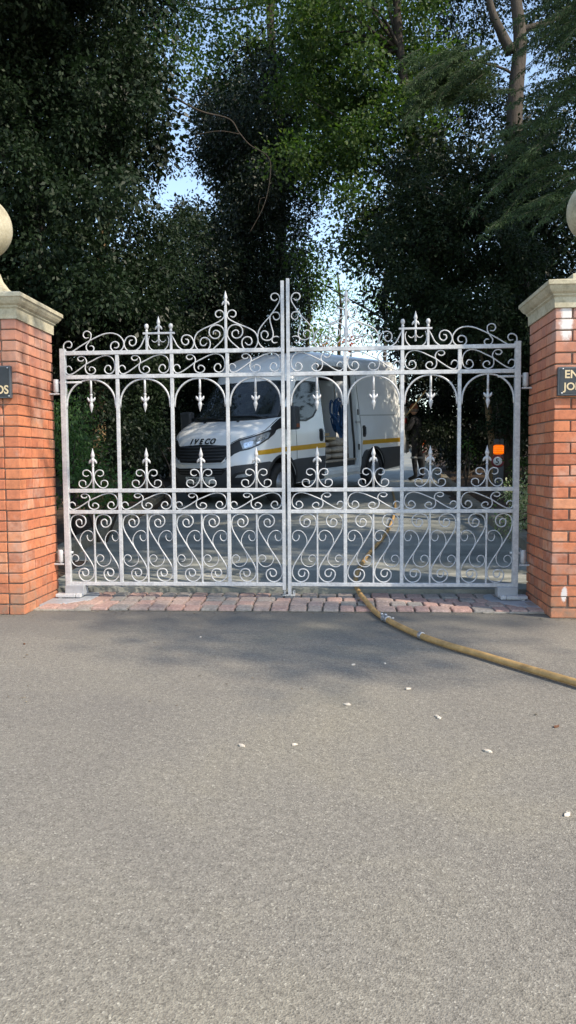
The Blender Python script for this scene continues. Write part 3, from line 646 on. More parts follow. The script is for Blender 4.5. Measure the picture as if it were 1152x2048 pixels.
VC = [(.28, .45), (.6, .55), (.9, .62), (1.2, .62), (1.44, .42), (1.49, .34), (2.08, .30), (2.09, .28), (2.4, .34), (2.735, .45)]
VN = 2.5
def VS(t, z):
    "van skin: |t|<1 across the nose, beyond that metres along the flank"
    w, xf, c = interp(VW, z), interp(VF, z), interp(VC, z); s = 1 if t >= 0 else -1; a = abs(t)
    if a <= 1:
        th = a * math.pi / 2
        return Vector((xf - c + c * max(0, math.cos(th)) ** (2 / VN), s * w * max(0, math.sin(th)) ** (2 / VN), z))
    return Vector((xf - c - (a - 1), s * w, z))
def TS(x, z): return 1 + interp(VF, z) - interp(VC, z) - x      # t of a flank point
def bodymesh():
    zs = [.30, .34, .38, .44, .5, .58, .66, .74, .8, .86, .92, 1.0, 1.08, 1.15, 1.2, 1.24, 1.28, 1.32, 1.36, 1.40, 1.44, 1.47, 1.49, 1.55, 1.65, 1.75, 1.85, 1.95, 2.03, 2.08, 2.13, 2.2, 2.3, 2.4, 2.5, 2.56, 2.61, 2.65, 2.68, 2.71, 2.725, 2.735]
    loops = []
    for z in zs:
        w_ = interp(VW, z); xr = -4.96 + max(0, z - 2.3) * .12; half = []
        half += [Vector((xr, w_ * f, z)) for f in (0, .5, .85)] + [Vector((xr + .01, w_ * .95, z)), Vector((xr + .035, w_ * .985, z)), Vector((xr + .08, w_, z))]
        t1 = TS(xr + .12, z)
        for i in range(26): half.append(VS(1 + (t1 - 1) * (1 - i / 26), z))
        for i in range(15): half.append(VS(1 - i / 15, z))
        front = [VS(0, z)]; other = [Vector((p.x, -p.y, p.z)) for p in half[1:][::-1]]
        loops.append(half + front + other)
    n = len(loops[0]); vs = [p for l in loops for p in l]; fs = []
    for i in range(len(loops) - 1):
        for j in range(n): fs.append((i * n + j, i * n + (j + 1) % n, (i + 1) * n + (j + 1) % n, (i + 1) * n + j))
    fs.append(tuple(range(n))[::-1]); fs.append(tuple((len(loops) - 1) * n + j for j in range(n)))
    bm = bmesh.new(); bv = [bm.verts.new(v) for v in vs]
    for f in fs: bm.faces.new([bv[i] for i in f])
    bmesh.ops.recalc_face_normals(bm, faces=bm.faces[:])
    me = bpy.data.meshes.new('body'); bm.to_mesh(me); bm.free(); return me
def cut(o, cutters):
    for c in cutters:
        md = o.modifiers.new('b', 'BOOLEAN'); md.operation = 'DIFFERENCE'; md.solver = 'EXACT'; md.object = c
    dg = bpy.context.evaluated_depsgraph_get(); dg.update()
    me = bpy.data.meshes.new_from_object(o.evaluated_get(dg)); o.modifiers.clear(); old = o.data; o.data = me; me.name = old.name
    for c in cutters: bpy.data.objects.remove(c)
def cbox(a, b):
    m = MB(); m.box(a, b); return m.build('cutter', MT['dark'])
VAN = thing('panel_van', 'white high-roof panel van with yellow side stripe and open side door parked in the drive', 'van', (-1.389, 7.582, .379), (0, .054, -2.091))
bo = bpy.data.objects.new('body', bodymesh()); col.objects.link(bo); bo.data.materials.append(MT['white'])
wc = []
for x in (0, -3.52):
    for s in (1, -1):
        m = MB(); m.lathe([(.445, -.4), (.445, .4)], (x, s * 1.05, .36), 40, M=Matrix.Rotation(R(90), 4, 'X')); wc.append(m.build('cutter', MT['dark']))
wc.append(cbox((-4.86, -.72, .62), (-1.42, .72, 2.57)))
wc.append(cbox((-2.88, .5, .44), (-1.47, 1.4, 2.46)))
wc.append(cbox((-5.3, -.70, .64), (-4.8, .70, 2.35)))
wc.append(cbox((-2.95, -1.4, .85), (-1.6, -.5, 2.2)))
cut(bo, wc); bo.parent = VAN
for p_ in bo.data.polygons: p_.use_smooth = True
try:
    md = bo.modifiers.new('es', 'EDGE_SPLIT'); md.split_angle = R(32)
except Exception: pass

def wrap(name, poly, off, mat, parent, fn=VS, th=.012, du=.05, dz=.05, flip=False):
    "patch lying on the van skin; poly in skin coordinates (t, z)"
    bm = bmesh.new(); vs = [bm.verts.new((u, 0, z)) for u, z in poly]; bm.faces.new(vs)
    us = [p[0] for p in poly]; zs_ = [p[1] for p in poly]
    u = math.floor(min(us) / du) * du + du
    while u < max(us): bmesh.ops.bisect_plane(bm, geom=bm.verts[:] + bm.edges[:] + bm.faces[:], plane_co=(u, 0, 0), plane_no=(1, 0, 0)); u += du
    z = math.floor(min(zs_) / dz) * dz + dz
    while z < max(zs_): bmesh.ops.bisect_plane(bm, geom=bm.verts[:] + bm.edges[:] + bm.faces[:], plane_co=(0, 0, z), plane_no=(0, 0, 1)); z += dz
    bmesh.ops.triangulate(bm, faces=[f for f in bm.faces if len(f.verts) > 4])
    bd = [e for e in bm.edges if e.is_boundary]
    r_ = bmesh.ops.extrude_edge_only(bm, edges=bd); sk = set(v for v in r_['geom'] if isinstance(v, bmesh.types.BMVert))
    for v in bm.verts:
        a, zz = v.co.x, v.co.z; P0 = fn(a, zz); e = .004
        du_ = fn(a + e, zz) - fn(a - e, zz); dz_ = fn(a, zz + e) - fn(a, zz - e); nn = du_.cross(dz_)
        nn = nn.normalized() if nn.length > 1e-9 else Vector((1, 0, 0))
        if nn.dot(Vector((P0.x + 1.2 if abs(a) < 1 else 0, P0.y, 0))) < 0: nn = -nn
        v.co = P0 + nn * (off - (th if v in sk else 0))
    bmesh.ops.recalc_face_normals(bm, faces=bm.faces[:])
    me = bpy.data.meshes.new(name); bm.to_mesh(me); bm.free(); me.materials.append(mat)
    for p_ in me.polygons: p_.use_smooth = True
    o = bpy.data.objects.new(name, me); col.objects.link(o); o.parent = parent
    md = o.modifiers.new('es', 'EDGE_SPLIT'); md.split_angle = R(35); return o
def mirror(P): return [(-t, z) for t, z in P][::-1]
def tx(*P): return [(TS(x, z), z) for x, z in P]       # flank polygon from (x, z)
# windscreen and cab glass
ws = [(-.84, 1.50), (-.4, 1.465), (0, 1.455), (.4, 1.465), (.84, 1.50), (.80, 1.75), (.77, 2.0), (.74, 2.10), (.4, 2.125), (0, 2.13), (-.4, 2.125), (-.74, 2.10), (-.77, 2.0), (-.80, 1.75)]
wrap('windscreen', [(t * 1.05, z + (.02 if z > 2 else -.015)) for t, z in ws], .004, MT['black'], VAN)
wsc = wrap('windscreen', ws, .009, MT['glass'], VAN); wsc.name = 'windscreen_glass'
for s in (1, -1):
    q = tx((-.30, 1.50), (-.52, 1.44), (-.82, 1.43), (-1.06, 1.50), (-1.22, 1.62), (-1.30, 1.78), (-1.315, 1.95), (-1.315, 2.10), (-1.0, 2.105), (-.72, 2.10), (-.55, 1.9), (-.40, 1.70))
    q2 = tx((-.24, 1.47), (-.50, 1.41), (-.84, 1.40), (-1.09, 1.47), (-1.26, 1.60), (-1.335, 1.76), (-1.35, 1.95), (-1.345, 2.13), (-1.0, 2.135), (-.68, 2.13), (-.50, 1.92), (-.33, 1.70))
    if s < 0: q, q2 = mirror(q), mirror(q2)
    wrap('window_seal', q2, .004, MT['black'], VAN); o_ = wrap('side_window', q, .008, MT['glass'], VAN)
    # quarter light / A pillar dark triangle down to headlamp
    q = [(.90, 1.47), (1.0, 1.45), (1.18, 1.40), (1.24, 1.30), (1.10, 1.28), (.98, 1.24), (.88, 1.31)]
    wrap('pillar_trim', q if s > 0 else mirror(q), .005, MT['black'], VAN)
    # headlamp surround and lens
    q = [(.285, 1.03), (.33, 1.06), (.43, 1.13), (.60, 1.175), (.80, 1.245), (.99, 1.30), (1.05, 1.29), (1.03, 1.22), (.93, 1.115), (.78, 1.03), (.62, .965), (.47, .935), (.40, .90), (.285, .80)]
    hs = wrap('headlamp_surround', q if s > 0 else mirror(q), .004, MT['black'], VAN)
    q = [(.445, 1.10), (.60, 1.145), (.78, 1.205), (.87, 1.235), (.925, 1.22), (.91, 1.14), (.78, 1.055), (.63, .99), (.51, .963)]
    hl = wrap('headlamp', q if s > 0 else mirror(q), .010, MT['clear'], VAN)
    q = [(.50, 1.06), (.60, 1.09), (.66, 1.09), (.64, 1.01), (.53, .985)]; wrap('reflector', q if s > 0 else mirror(q), .014, MT['lens'], hl)
    q = [(.70, 1.11), (.80, 1.15), (.84, 1.14), (.80, 1.08), (.71, 1.05)]; wrap('reflector', q if s > 0 else mirror(q), .014, MT['lens'], hl)
    # bumper and flank cladding
    ar = lambda x0, x1, r_, up: [(x0 + (x1 - x0) * i / 12, .36 + math.sqrt(max(0, r_ * r_ - ((x0 + x1) / 2 - (x0 + (x1 - x0) * i / 12)) ** 2))) for i in range(13)]
    R1 = .455
    arc = [(R1 * math.cos(R(a)), .36 + R1 * math.sin(R(a))) for a in range(5, 181, 12)]
    arcf = [p for p in arc]                     # x from +R1 to -R1
    # flank behind front wheel to sliding door
    bk = [(-R1 * math.cos(R(a)), .36 + R1 * math.sin(R(a))) for a in (0, 12, 24, 36, 48, 58)]
    q = tx((-.46, .32), *[(-math.cos(R(a)) * R1, .36 + R1 * math.sin(R(a))) for a in (4, 16, 28, 40, 52)], (-.5, .745), (-1.465, .75), (-1.465, .32))
    wrap('lower_cladding', q if s > 0 else mirror(q), .010, MT['trim'], VAN)
    q = tx((-2.93, .32), (-2.93, .62), (-2.97, .68), (-3.03, .75), (-3.12, .785), *[(-3.52 + math.cos(R(a)) * R1, .36 + R1 * math.sin(R(a))) for a in (60, 50, 40, 30, 18, 6)], (-3.06, .32))
    wrap('lower_cladding', q if s > 0 else mirror(q), .010, MT['trim'], VAN)
    q = tx(*[(-3.52 + math.cos(R(a)) * R1, .36 + R1 * math.sin(R(a))) for a in (62, 75, 90, 105, 120)], (-3.8, .795), (-3.08, .79))
    wrap('lower_cladding', q if s > 0 else mirror(q), .010, MT['trim'], VAN)
    q = tx(*[(-3.52 + math.cos(R(a)) * R1, .36 + R1 * math.sin(R(a))) for a in (118, 130, 142, 154, 168, 178)], (-3.98, .32), (-4.84, .36), (-4.84, .80), (-3.8, .80))
    wrap('lower_cladding', q if s > 0 else mirror(q), .010, MT['trim'], VAN)
    # wheel arch lip
    for wx in (0, -3.52):
        q = tx(*[(wx + math.cos(R(a)) * (R1 - .012), .36 + (R1 - .012) * math.sin(R(a))) for a in range(2, 180, 11)], *[(wx + math.cos(R(a)) * (R1 + .035), .36 + (R1 + .035) * math.sin(R(a))) for a in range(178, 0, -11)])
        wrap('wheel_arch', q if s > 0 else mirror(q), .016, MT['black'], VAN)
        m = MB(); ln_ = []; k_ = 20
        for i in range(k_ + 1):
            a_ = R(-8 + 196 * i / k_); ln_ += [(wx + .440 * math.cos(a_), s * .64, .36 + .440 * math.sin(a_)), (wx + .440 * math.cos(a_), s * .985, .36 + .440 * math.sin(a_))]
        m.add(ln_, [(2 * i, 2 * i + 1, 2 * i + 3, 2 * i + 2) for i in range(k_)], True)
        m.add([(wx + .44 * math.cos(R(-8 + 196 * i / k_)), s * .652, .36 + .44 * math.sin(R(-8 + 196 * i / k_))) for i in range(k_ + 1)], [tuple(range(k_ + 1))]); m.build('wheel_arch_liner', MT['dark'], VAN)
    # stripe
    for xa, xb in ((.62, -1.465), (-2.96, -4.84)):
        q = tx((xa, .90), (xa - .03, .985 if xa > 0 else .985), (xb, .99), (xb, .90)) if xa < 0 else [(TS(.50, .91) if 0 else .735, .862), (.725, .935), (.9, .945), (TS(.04, .96), .965), (TS(xb, .99), .995), (TS(xb, .9), .905), (TS(.04, .88), .885), (.9, .868)]
        wrap('side_stripe', q if s > 0 else mirror(q), .005, MT['yellow'], VAN)
    # seams: door front edge, bonnet edge, rear door of flank
    def seam(pts, w_=.006):
        m = MB(); P = [VS(t, z) * 1 for t, z in pts]
        P = [Vector((p.x, p.y * s, p.z)) for p in P]
        m.tube(P, w_, n=6); m.build('door_seam', MT['dark'], VAN)
    seam([(TS(-.47, z), z) for z in (1.42, 1.3, 1.15, 1.0, .9, .8, .72)], .005)
    if s > 0: seam([(TS(-2.93, z), z) for z in (2.55, 2.4, 2.2, 2.0, 1.8, 1.6, 1.4, 1.2, 1.0, .8, .6, .45)], .006)
    seam([(TS(-1.46, z), z) for z in (2.5, 2.3, 2.0, 1.7, 1.4, 1.1, .8, .45)], .006)
    seam([(TS(-2.95 - i * .1, 1.50), 1.50) for i in range(18)], .005)
    # handles
    for hx, hz in ((-1.32, 1.15), (-3.05, 1.18)):
        q = tx((hx + .05, hz - .10), (hx + .055, hz + .08), (hx + .03, hz + .11), (hx - .04, hz + .11), (hx - .06, hz + .08), (hx - .055, hz - .10), (hx - .03, hz - .125), (hx + .03, hz - .125))
        dh = wrap('door_handle', q if s > 0 else mirror(q), .016, MT['black'], VAN, th=.02)
        m = MB(); c_ = VS(TS(hx, hz), hz); m.cbox((c_.x - .014, s * c_.y + (.02 if s > 0 else -.05), hz - .08), (c_.x + .014, s * c_.y + (.05 if s > 0 else -.02), hz + .08), .008); m.build('grip', MT['trim'], dh)
# front face
q = [(-.56, .795), (-.50, .74), (-.28, .715), (0, .71), (.28, .715), (.235, .75), (.27, .80), (.30, .93), (.305, 1.03), (0, 1.055), (-.305, 1.03), (-.30, .93), (-.27, .80)]
q = [(-.235, .765), (0, .755), (.235, .765), (.275, .82), (.30, .93), (.30, 1.035), (0, 1.06), (-.30, 1.035), (-.30, .93), (-.275, .82)]
gr = wrap('grille', q, .006, MT['black'], VAN)
for k in range(5):
    z = .80 + k * .052; tt = .24 + .012 * k
    wrap('grille_bar', [(-tt, z), (0, z - .008), (tt, z), (tt + .005, z + .020), (0, z + .013), (-tt - .005, z + .020)], .024, MT['trim'], gr, th=.02)
wrap('chrome_strip', [(-.30, .775), (-.24, .735), (0, .725), (.24, .735), (.30, .775), (.315, .80), (.255, .758), (0, .748), (-.255, .758), (-.315, .80)], .012, MT['whitedoor'], VAN)
lo = [(t, z) for t, z in ((1.0, .32), (1.05, .36), (TS(.455, .40), .40), (TS(.44, .5), .5), (TS(.38, .62), .62), (TS(.30, .71), .72), (1.05, .745), (.8, .735), (.6, .72), (.42, .705), (.30, .675), (.24, .66), (0, .655))]
wrap('front_bumper', [(0, .30)] + [(.5, .30)] + lo, .012, MT['trim'], VAN)
wrap('front_bumper', mirror([(0, .30)] + [(.5, .30)] + lo), .012, MT['trim'], VAN)
wrap('air_intake', [(-.24, .56), (0, .55), (.24, .56), (.30, .63), (.26, .665), (0, .67), (-.26, .665), (-.30, .63)], .018, MT['dark'], VAN)
for k in range(2): wrap('grille_bar', [(-.25, .585 + k * .04), (.25, .585 + k * .04), (.25, .598 + k * .04), (-.25, .598 + k * .04)], .026, MT['trim'], VAN)
for s in (1, -1):
    q = [(.37, .40), (.34, .50), (.42, .585), (.62, .62), (.70, .56), (.70, .44), (.60, .39)]; fg = wrap('fog_lamp', q if s > 0 else mirror(q), .020, MT['black'], VAN)
    q = [(.42, .51), (.46, .555), (.62, .575), (.66, .545), (.60, .515)]; wrap('lens', q if s > 0 else mirror(q), .028, MT['clear'], fg)
np_ = wrap('number_plate', [(-.155, .42), (.145, .42), (.145, .525), (-.155, .525)], .030, MT['platey'], VAN, th=.015)
FX = Matrix(((0, 0, 1, 0), (1, 0, 0, 0), (0, 1, 0, 0), (0, 0, 0, 1)))    # text x->+y, y->+z, faces +x
xp = max(VS(t, z).x for t in (-.1, 0, .1) for z in (.42, .47, .52))
lettering('plate_text', 'YB20 UNV', .092, MT['ink'], Matrix.Translation((xp + .033, -.245, .438)) @ FX, np_, .001, .88)
# badge: letters follow the nose
bd = None
for i, ch in enumerate('IVECO'):
    yy = [-.265, -.185, -.06, .055, .165][i]; tt = .13 * yy / .265
    x_ = VS(yy / 2.03, 1.13).x; sl = (VS(yy / 2.03, 1.17).x - VS(yy / 2.03, 1.08).x) / .09
    dy = (VS((yy + .05) / 2.03, 1.1).x - VS((yy - .05) / 2.03, 1.1).x) / .1
    L_ = Matrix(((dy, sl, 1, 0), (1, 0, 0, 0), (0, 1, 0, 0), (0, 0, 0, 1)))
    x0 = VS(yy / 2.03, 1.075).x
    o_ = lettering('badge_letter', ch, .125, MT['ink'], Matrix.Translation((x0 + .014, yy, 1.075)) @ L_, VAN, .008, 1.05, .12)
# bonnet seam and ridge, washer jets, wipers
for s in (1, -1):
    m = MB(); m.tube([VS(s * t, z) + Vector((.004, 0, .004)) for t, z in ((.86, 1.45), (.86, 1.38), (.80, 1.26), (.60, 1.185), (.43, 1.14), (.33, 1.07))], .005, n=6); m.build('bonnet_seam', MT['dark'], VAN)
    m = MB(); p_ = VS(s * .19, 1.425); m.cbox(p_ + Vector((-.02, -.02, .0)), p_ + Vector((.02, .02, .02)), .006); m.build('washer_jet', MT['black'], VAN)
m = MB(); m.tube([VS(0, 1.455) + Vector((.02, -.0, .02)), VS(-.2, 1.49) + Vector((.02, 0, .02)), VS(-.62, 1.50) + Vector((.02, 0, .03))], .011, n=6); m.build('wiper', MT['black'], VAN)
m = MB(); m.tube([VS(.62, 1.455) + Vector((.02, -.0, .02)), VS(.3, 1.50) + Vector((.02, 0, .02)), VS(-.02, 1.50) + Vector((.02, 0, .03))], .011, n=6); m.build('wiper', MT['black'], VAN)
# mirrors
for s in (1, -1):
    m = MB(); ys = sorted((s * 1.06, s * 1.30)); m.cbox((-.16, ys[0], 1.26), (.0, ys[1], 1.66), .045); mr_ = m.build('wing_mirror', MT['trim'], VAN)
    m = MB(); ys = sorted((s * .96, s * 1.10)); m.cbox((-.14, ys[0], 1.28), (-.04, ys[1], 1.34), .012); m.cbox((-.13, ys[0], 1.50), (-.05, ys[1], 1.54), .010); m.build('mirror_arm', MT['black'], mr_)
    m = MB(); ys = sorted((s * 1.295, s * 1.306)); m.cbox((-.12, ys[0], 1.30), (-.03, ys[1], 1.36), .004); m.build('indicator', MT['orange'], mr_)
# wheels
def wheel(x, s):
    t = empty('wheel', (x, s * .90, .345)); t.parent = VAN
    RX = Matrix.Rotation(R(-90 if s > 0 else 90), 4, 'X')
    m = MB(); m.lathe([(.215, -.10), (.28, -.112), (.325, -.105), (.345, -.08), (.348, 0), (.345, .08), (.325, .105), (.28, .112), (.215, .10)], (0, 0, 0), 44, M=RX, cap=False); m.build('tyre', MT['rubber'], t)
    m = MB(); m.lathe([(.218, .095), (.212, .075), (.20, .05), (.185, .045), (.17, .06), (.13, .062), (.11, .03), (.085, .03), (.08, .075), (.05, .082), (.001, .083)], (0, 0, 0), 40, M=RX); rm = m.build('rim', MT['rimm'], t)
    m = MB()
    for k in range(14):
        a = 2 * math.pi * k / 14; c_ = RX @ Vector((.152 * math.cos(a), .152 * math.sin(a), .0615)); m.lathe([(.013, -.002), (.013, .004)], c_, 8, M=RX)
    m.build('rim_holes', MT['dark'], rm)
    m = MB()
    for k in range(6):
        a = 2 * math.pi * k / 6; c_ = RX @ Vector((.098 * math.cos(a), .098 * math.sin(a), .03)); m.lathe([(.012, 0), (.012, .025)], c_, 6, M=RX)
    m.build('wheel_nuts', MT['steel'], rm)
for x in (0, -3.52):
    for s in (1, -1): wheel(x, s)
m = MB(); m.box((-4.8, -.62, .28), (-.6, .62, .42)); m.box((-.9, -.5, .24), (.7, .5, .4)); m.build('chassis', MT['dark'], VAN)
# interior lining, bulkhead, sill, pillars
m = MB(); m.box((-4.85, -.715, .60), (-1.43, .90, .635)); m.build('load_floor', MT['sack'], VAN)
m = MB(); m.box((-1.50, -.71, .63), (-1.425, .70, 2.56)); m.build('bulkhead', MT['dark'], VAN)
m = MB(); m.cbox((-2.88, .84, .36), (-1.47, .99, .46), .012); m.cbox((-2.88, .70, .44), (-1.47, .965, .50), .01); m.build('step_sill', MT['whitedoor'], VAN)
m = MB(); m.box((-2.79, .55, .47), (-1.475, .905, .60)); m.build('step_well', MT['black'], VAN)
m = MB(); jp = [Vector((-2.875, interp(VW, z) - .035, z)) for z in (.46, .7, .9, 1.1, 1.3, 1.5, 1.8, 2.1, 2.4)]
for a_, b_ in zip(jp, jp[1:]): m.tube([a_, b_ + Vector((0, 0, .002))], .03, rect=(.09, .05), up=(0, 1, 0))
m.build('door_jamb', MT['whitedoor'], VAN)
m = MB(); m.tube([Vector((-2.825, .88, z)) for z in (.62, .95)] + [Vector((-2.82, .86, 1.2)), Vector((-2.82, .83, 1.8)), Vector((-2.82, .79, 2.42))], .022, n=8); m.build('door_rubber', MT['black'], VAN)
m = MB(); m.cbox((-2.91, .93, 1.34), (-2.80, .99, 1.385), .006); m.build('door_latch', MT['steel'], VAN)
m = MB(); m.cbox((-2.82, 1.0, .80), (-2.775, 1.02, .92), .006); m.cbox((-2.82, .99, 1.50), (-2.79, 1.01, 1.62), .006); m.build('door_hinge', MT['black'], VAN)
for s in (1, -1):
    pass
m = MB(); m.box((-4.8, -.718, 2.36), (-1.45, -.70, 2.55)); m.box((-4.8, -.718, .64), (-1.45, -.705, .9)); m.build('side_lining', MT['black'], VAN)
# sliding door: slid back along the flank outside
q = tx((-2.95, .80), (-2.95, 2.38), (-4.10, 2.38), (-4.10, .80))
# rear doors swung open
Minv = (Matrix.Translation((-1.389, 7.582, .379)) @ Matrix.Rotation(-2.091, 4, 'Z') @ Matrix.Rotation(.054, 4, 'Y')).inverted()
ray_ = Minv.to_3x3() @ (at(812, 830, 17.4) - CAM); ang0 = math.atan2(ray_.y, ray_.x) - R(9.5)
rd = empty('rear_door', (-4.97, .955, .5), (0, 0, ang0)); rd.parent = VAN
m = MB(); m.cbox((0, -.03, .12), (.84, .03, 2.05), .02); m.build('door_panel', MT['white'], rd)
for z in (1.28, .80): m = MB(); m.box((.30, -.034, z), (.62, .034, z + .13)); m.build('red_reflector', MT['redtape'], rd); 
m = MB(); m.cbox((.2, -.034, 1.2), (.75, .034, 1.75), .01); m.build('door_window', MT['glass'], rd)
rd2 = empty('rear_door', (-4.97, -.955, .5), (0, 0, R(150))); rd2.parent = VAN
m = MB(); m.cbox((0, -.03, .12), (.84, .03, 2.05), .02); m.build('door_panel', MT['white'], rd2)
m = MB(); m.cbox((-4.98, .74, .75), (-4.955, .90, 1.25), .01); m.cbox((-4.98, -.90, .75), (-4.955, -.74, 1.25), .01); m.build('tail_light', MT['redtape'], VAN)
m = MB(); m.cbox((-5.10, -.95, .42), (-4.94, .95, .58), .03); m.build('rear_bumper', MT['black'], VAN)

# load inside the van: separate things placed in world space through the van's matrix
VM = Minv.inverted(); VE = VM.to_euler()
def inv_thing(name, label, cat, loc, rz=0, group=None):
    return thing(name, label, cat, VM @ Vector(loc), (VE.x, VE.y, VE.z + rz), group)
def sackmesh(L, W_, H, seed):
    r = random.Random(seed); bm = bmesh.new(); bmesh.ops.create_cube(bm, size=1); bmesh.ops.subdivide_edges(bm, edges=bm.edges[:], cuts=5, use_grid_fill=True)
    for v in bm.verts:
        x, y, z = v.co * 2; p = 3.2
        k = 1 / max(.001, (abs(x) ** p + abs(y) ** p + abs(z) ** 2.6) ** (1 / p)); k = min(k, 1.0) if 0 else k
        x, y, z = x * k, y * k, z * k
        zz = z * (1 - .35 * (abs(x) ** 3)) * (1 + .08 * math.sin(5 * x + seed) * math.cos(4 * y))
        v.co = Vector((x * L / 2 + r.uniform(-.004, .004), y * W_ / 2 + r.uniform(-.004, .004), zz * H / 2 + H / 2))
    me = bpy.data.meshes.new('sack'); bm.to_mesh(me); bm.free(); me.materials.append(MT['sack'])
    for p_ in me.polygons: p_.use_smooth = True
    return me
lb = ['lowest sack by the cab end of the van load', 'lowest sack by the rear jamb of the side door', 'second sack up by the cab end of the van load', 'second sack up by the rear jamb of the side door', 'upper sack beside the open door next to the cab', 'fat pale sack on top by the rear jamb']
for k, (x, y, z, L, H) in enumerate([(-1.82, .60, .64, .60, .13), (-2.46, .62, .64, .66, .13), (-1.84, .60, .76, .58, .13), (-2.46, .62, .76, .66, .14), (-1.80, .58, .88, .56, .13), (-2.46, .60, .885, .66, .18)]):
    me = sackmesh(L, .42, H, k); o_ = bpy.data.objects.new('sack', me); col.objects.link(o_); o_.location = VM @ Vector((x, y, z)); o_.rotation_euler = (VE.x, VE.y, VE.z + rnd.uniform(-.06, .06))
    tag(o_, lb[k], 'sack', 'sacks stacked inside the van')
for k, (x0, x1, z, y0, y1, lab) in enumerate([(-2.25, -1.55, 1.02, .35, .78, 'lower pale timber board lying on the sacks in the van'), (-2.1, -1.52, 1.10, .40, .74, 'upper pale timber board lying on the sacks in the van')]):
    m = MB(); m.cbox(((x0 - x1) / 2, (y0 - y1) / 2, 0), ((x1 - x0) / 2, (y1 - y0) / 2, .055), .006)
    o_ = m.build('timber_board', MT['wood']); o_.location = VM @ Vector(((x0 + x1) / 2, (y0 + y1) / 2, z + .01)); o_.rotation_euler = (VE.x, VE.y, VE.z + .05 * (k - .5)); tag(o_, lab, 'board', 'boards on the sacks')
me = sackmesh(.75, .42, .40, 11); me.materials.clear(); me.materials.append(simple('grey_sack', (.22, .25, .27), .85, var=.2, scale=9, bmp=.5)); o_ = bpy.data.objects.new('sack', me); col.objects.link(o_); o_.location = VM @ Vector((-1.80, .42, 1.16)); o_.rotation_euler = (VE.x + .15, VE.y - .2, VE.z); tag(o_, 'big blue grey sack slumped on the timber boards in the van', 'sack')
t = inv_thing('hose_coil', 'coil of blue rubber hose hanging inside the side door of the van', 'hose coil', (-2.66, .56, 1.50))
m = MB(); r = random.Random(2); P = []
for k in range(15):
    rx, rz = r.uniform(.10, .18), r.uniform(.24, .33); cx_, cz_ = r.uniform(-.04, .04), r.uniform(-.06, .06); yo = r.uniform(-.12, .16); tl = r.uniform(-.5, .5)
    for a in range(0, 360, 20): P.append((cx_ + rx * math.cos(R(a)), yo + tl * rx * math.sin(R(a)) * .4, cz_ + rz * math.sin(R(a + 10))))
m.tube(P, .014, n=6); m.build('coiled_hose', MT['blue'], t)
m = MB()
for k in range(7): 
    x_ = r.uniform(-.12, .08); m.tube(catmull([(x_, .05, -.2), (x_ + r.uniform(-.05, .05), .1, -.45), (x_ + r.uniform(-.04, .06), .12, -.72)], 4), .014, n=6)
m.build('loose_hose_ends', MT['blue'], t)
t = inv_thing('timber_pole', 'pale timber pole leaning inside the van behind the blue hose', 'pole', (-2.35, .3, 1.5))
m = MB(); m.tube([(.55, .1, .32), (-.3, -.1, -.05)], .022, n=8); m.build('shaft', MT['wood'], t)
m = MB(); m.lathe([(.024, -.02), (.026, 0), (.024, .02)], (.55, .1, .32), 8); m.build('ferrule', MT['steel'], t)
# ================================================================== foliage
def leafmesh(name, pos, nrm, dirv, L, W_, rv, mat, parent=None, loc=None):
    n = len(pos); side = np.cross(nrm, dirv); side /= np.linalg.norm(side, axis=1)[:, None] + 1e-9
    L = L[:, None]; W_ = W_[:, None]
    v = np.empty((n, 4, 3), np.float32)
    v[:, 0] = pos; v[:, 1] = pos + dirv * L * .45 + side * W_ * .5 + nrm * W_ * .12
    v[:, 2] = pos + dirv * L; v[:, 3] = pos + dirv * L * .45 - side * W_ * .5 + nrm * W_ * .12
    if loc is not None: v -= np.array(loc, np.float32)
    me = bpy.data.meshes.new(name); me.vertices.add(n * 4); me.vertices.foreach_set('co', v.ravel())
    me.loops.add(n * 4); me.loops.foreach_set('vertex_index', np.arange(n * 4, dtype=np.int32))
    me.polygons.add(n); me.polygons.foreach_set('loop_start', np.arange(0, n * 4, 4, dtype=np.int32)); me.polygons.foreach_set('loop_total', np.full(n, 4, np.int32))
    a = me.attributes.new('rnd', 'FLOAT', 'FACE'); a.data.foreach_set('value', rv.astype(np.float32))
    me.update(calc_edges=True); me.validate(); me.materials.append(mat)
    o = bpy.data.objects.new(name, me); col.objects.link(o)
    if parent: o.parent = parent
    return o
def unit(a): return a / (np.linalg.norm(a, axis=1)[:, None] + 1e-9)
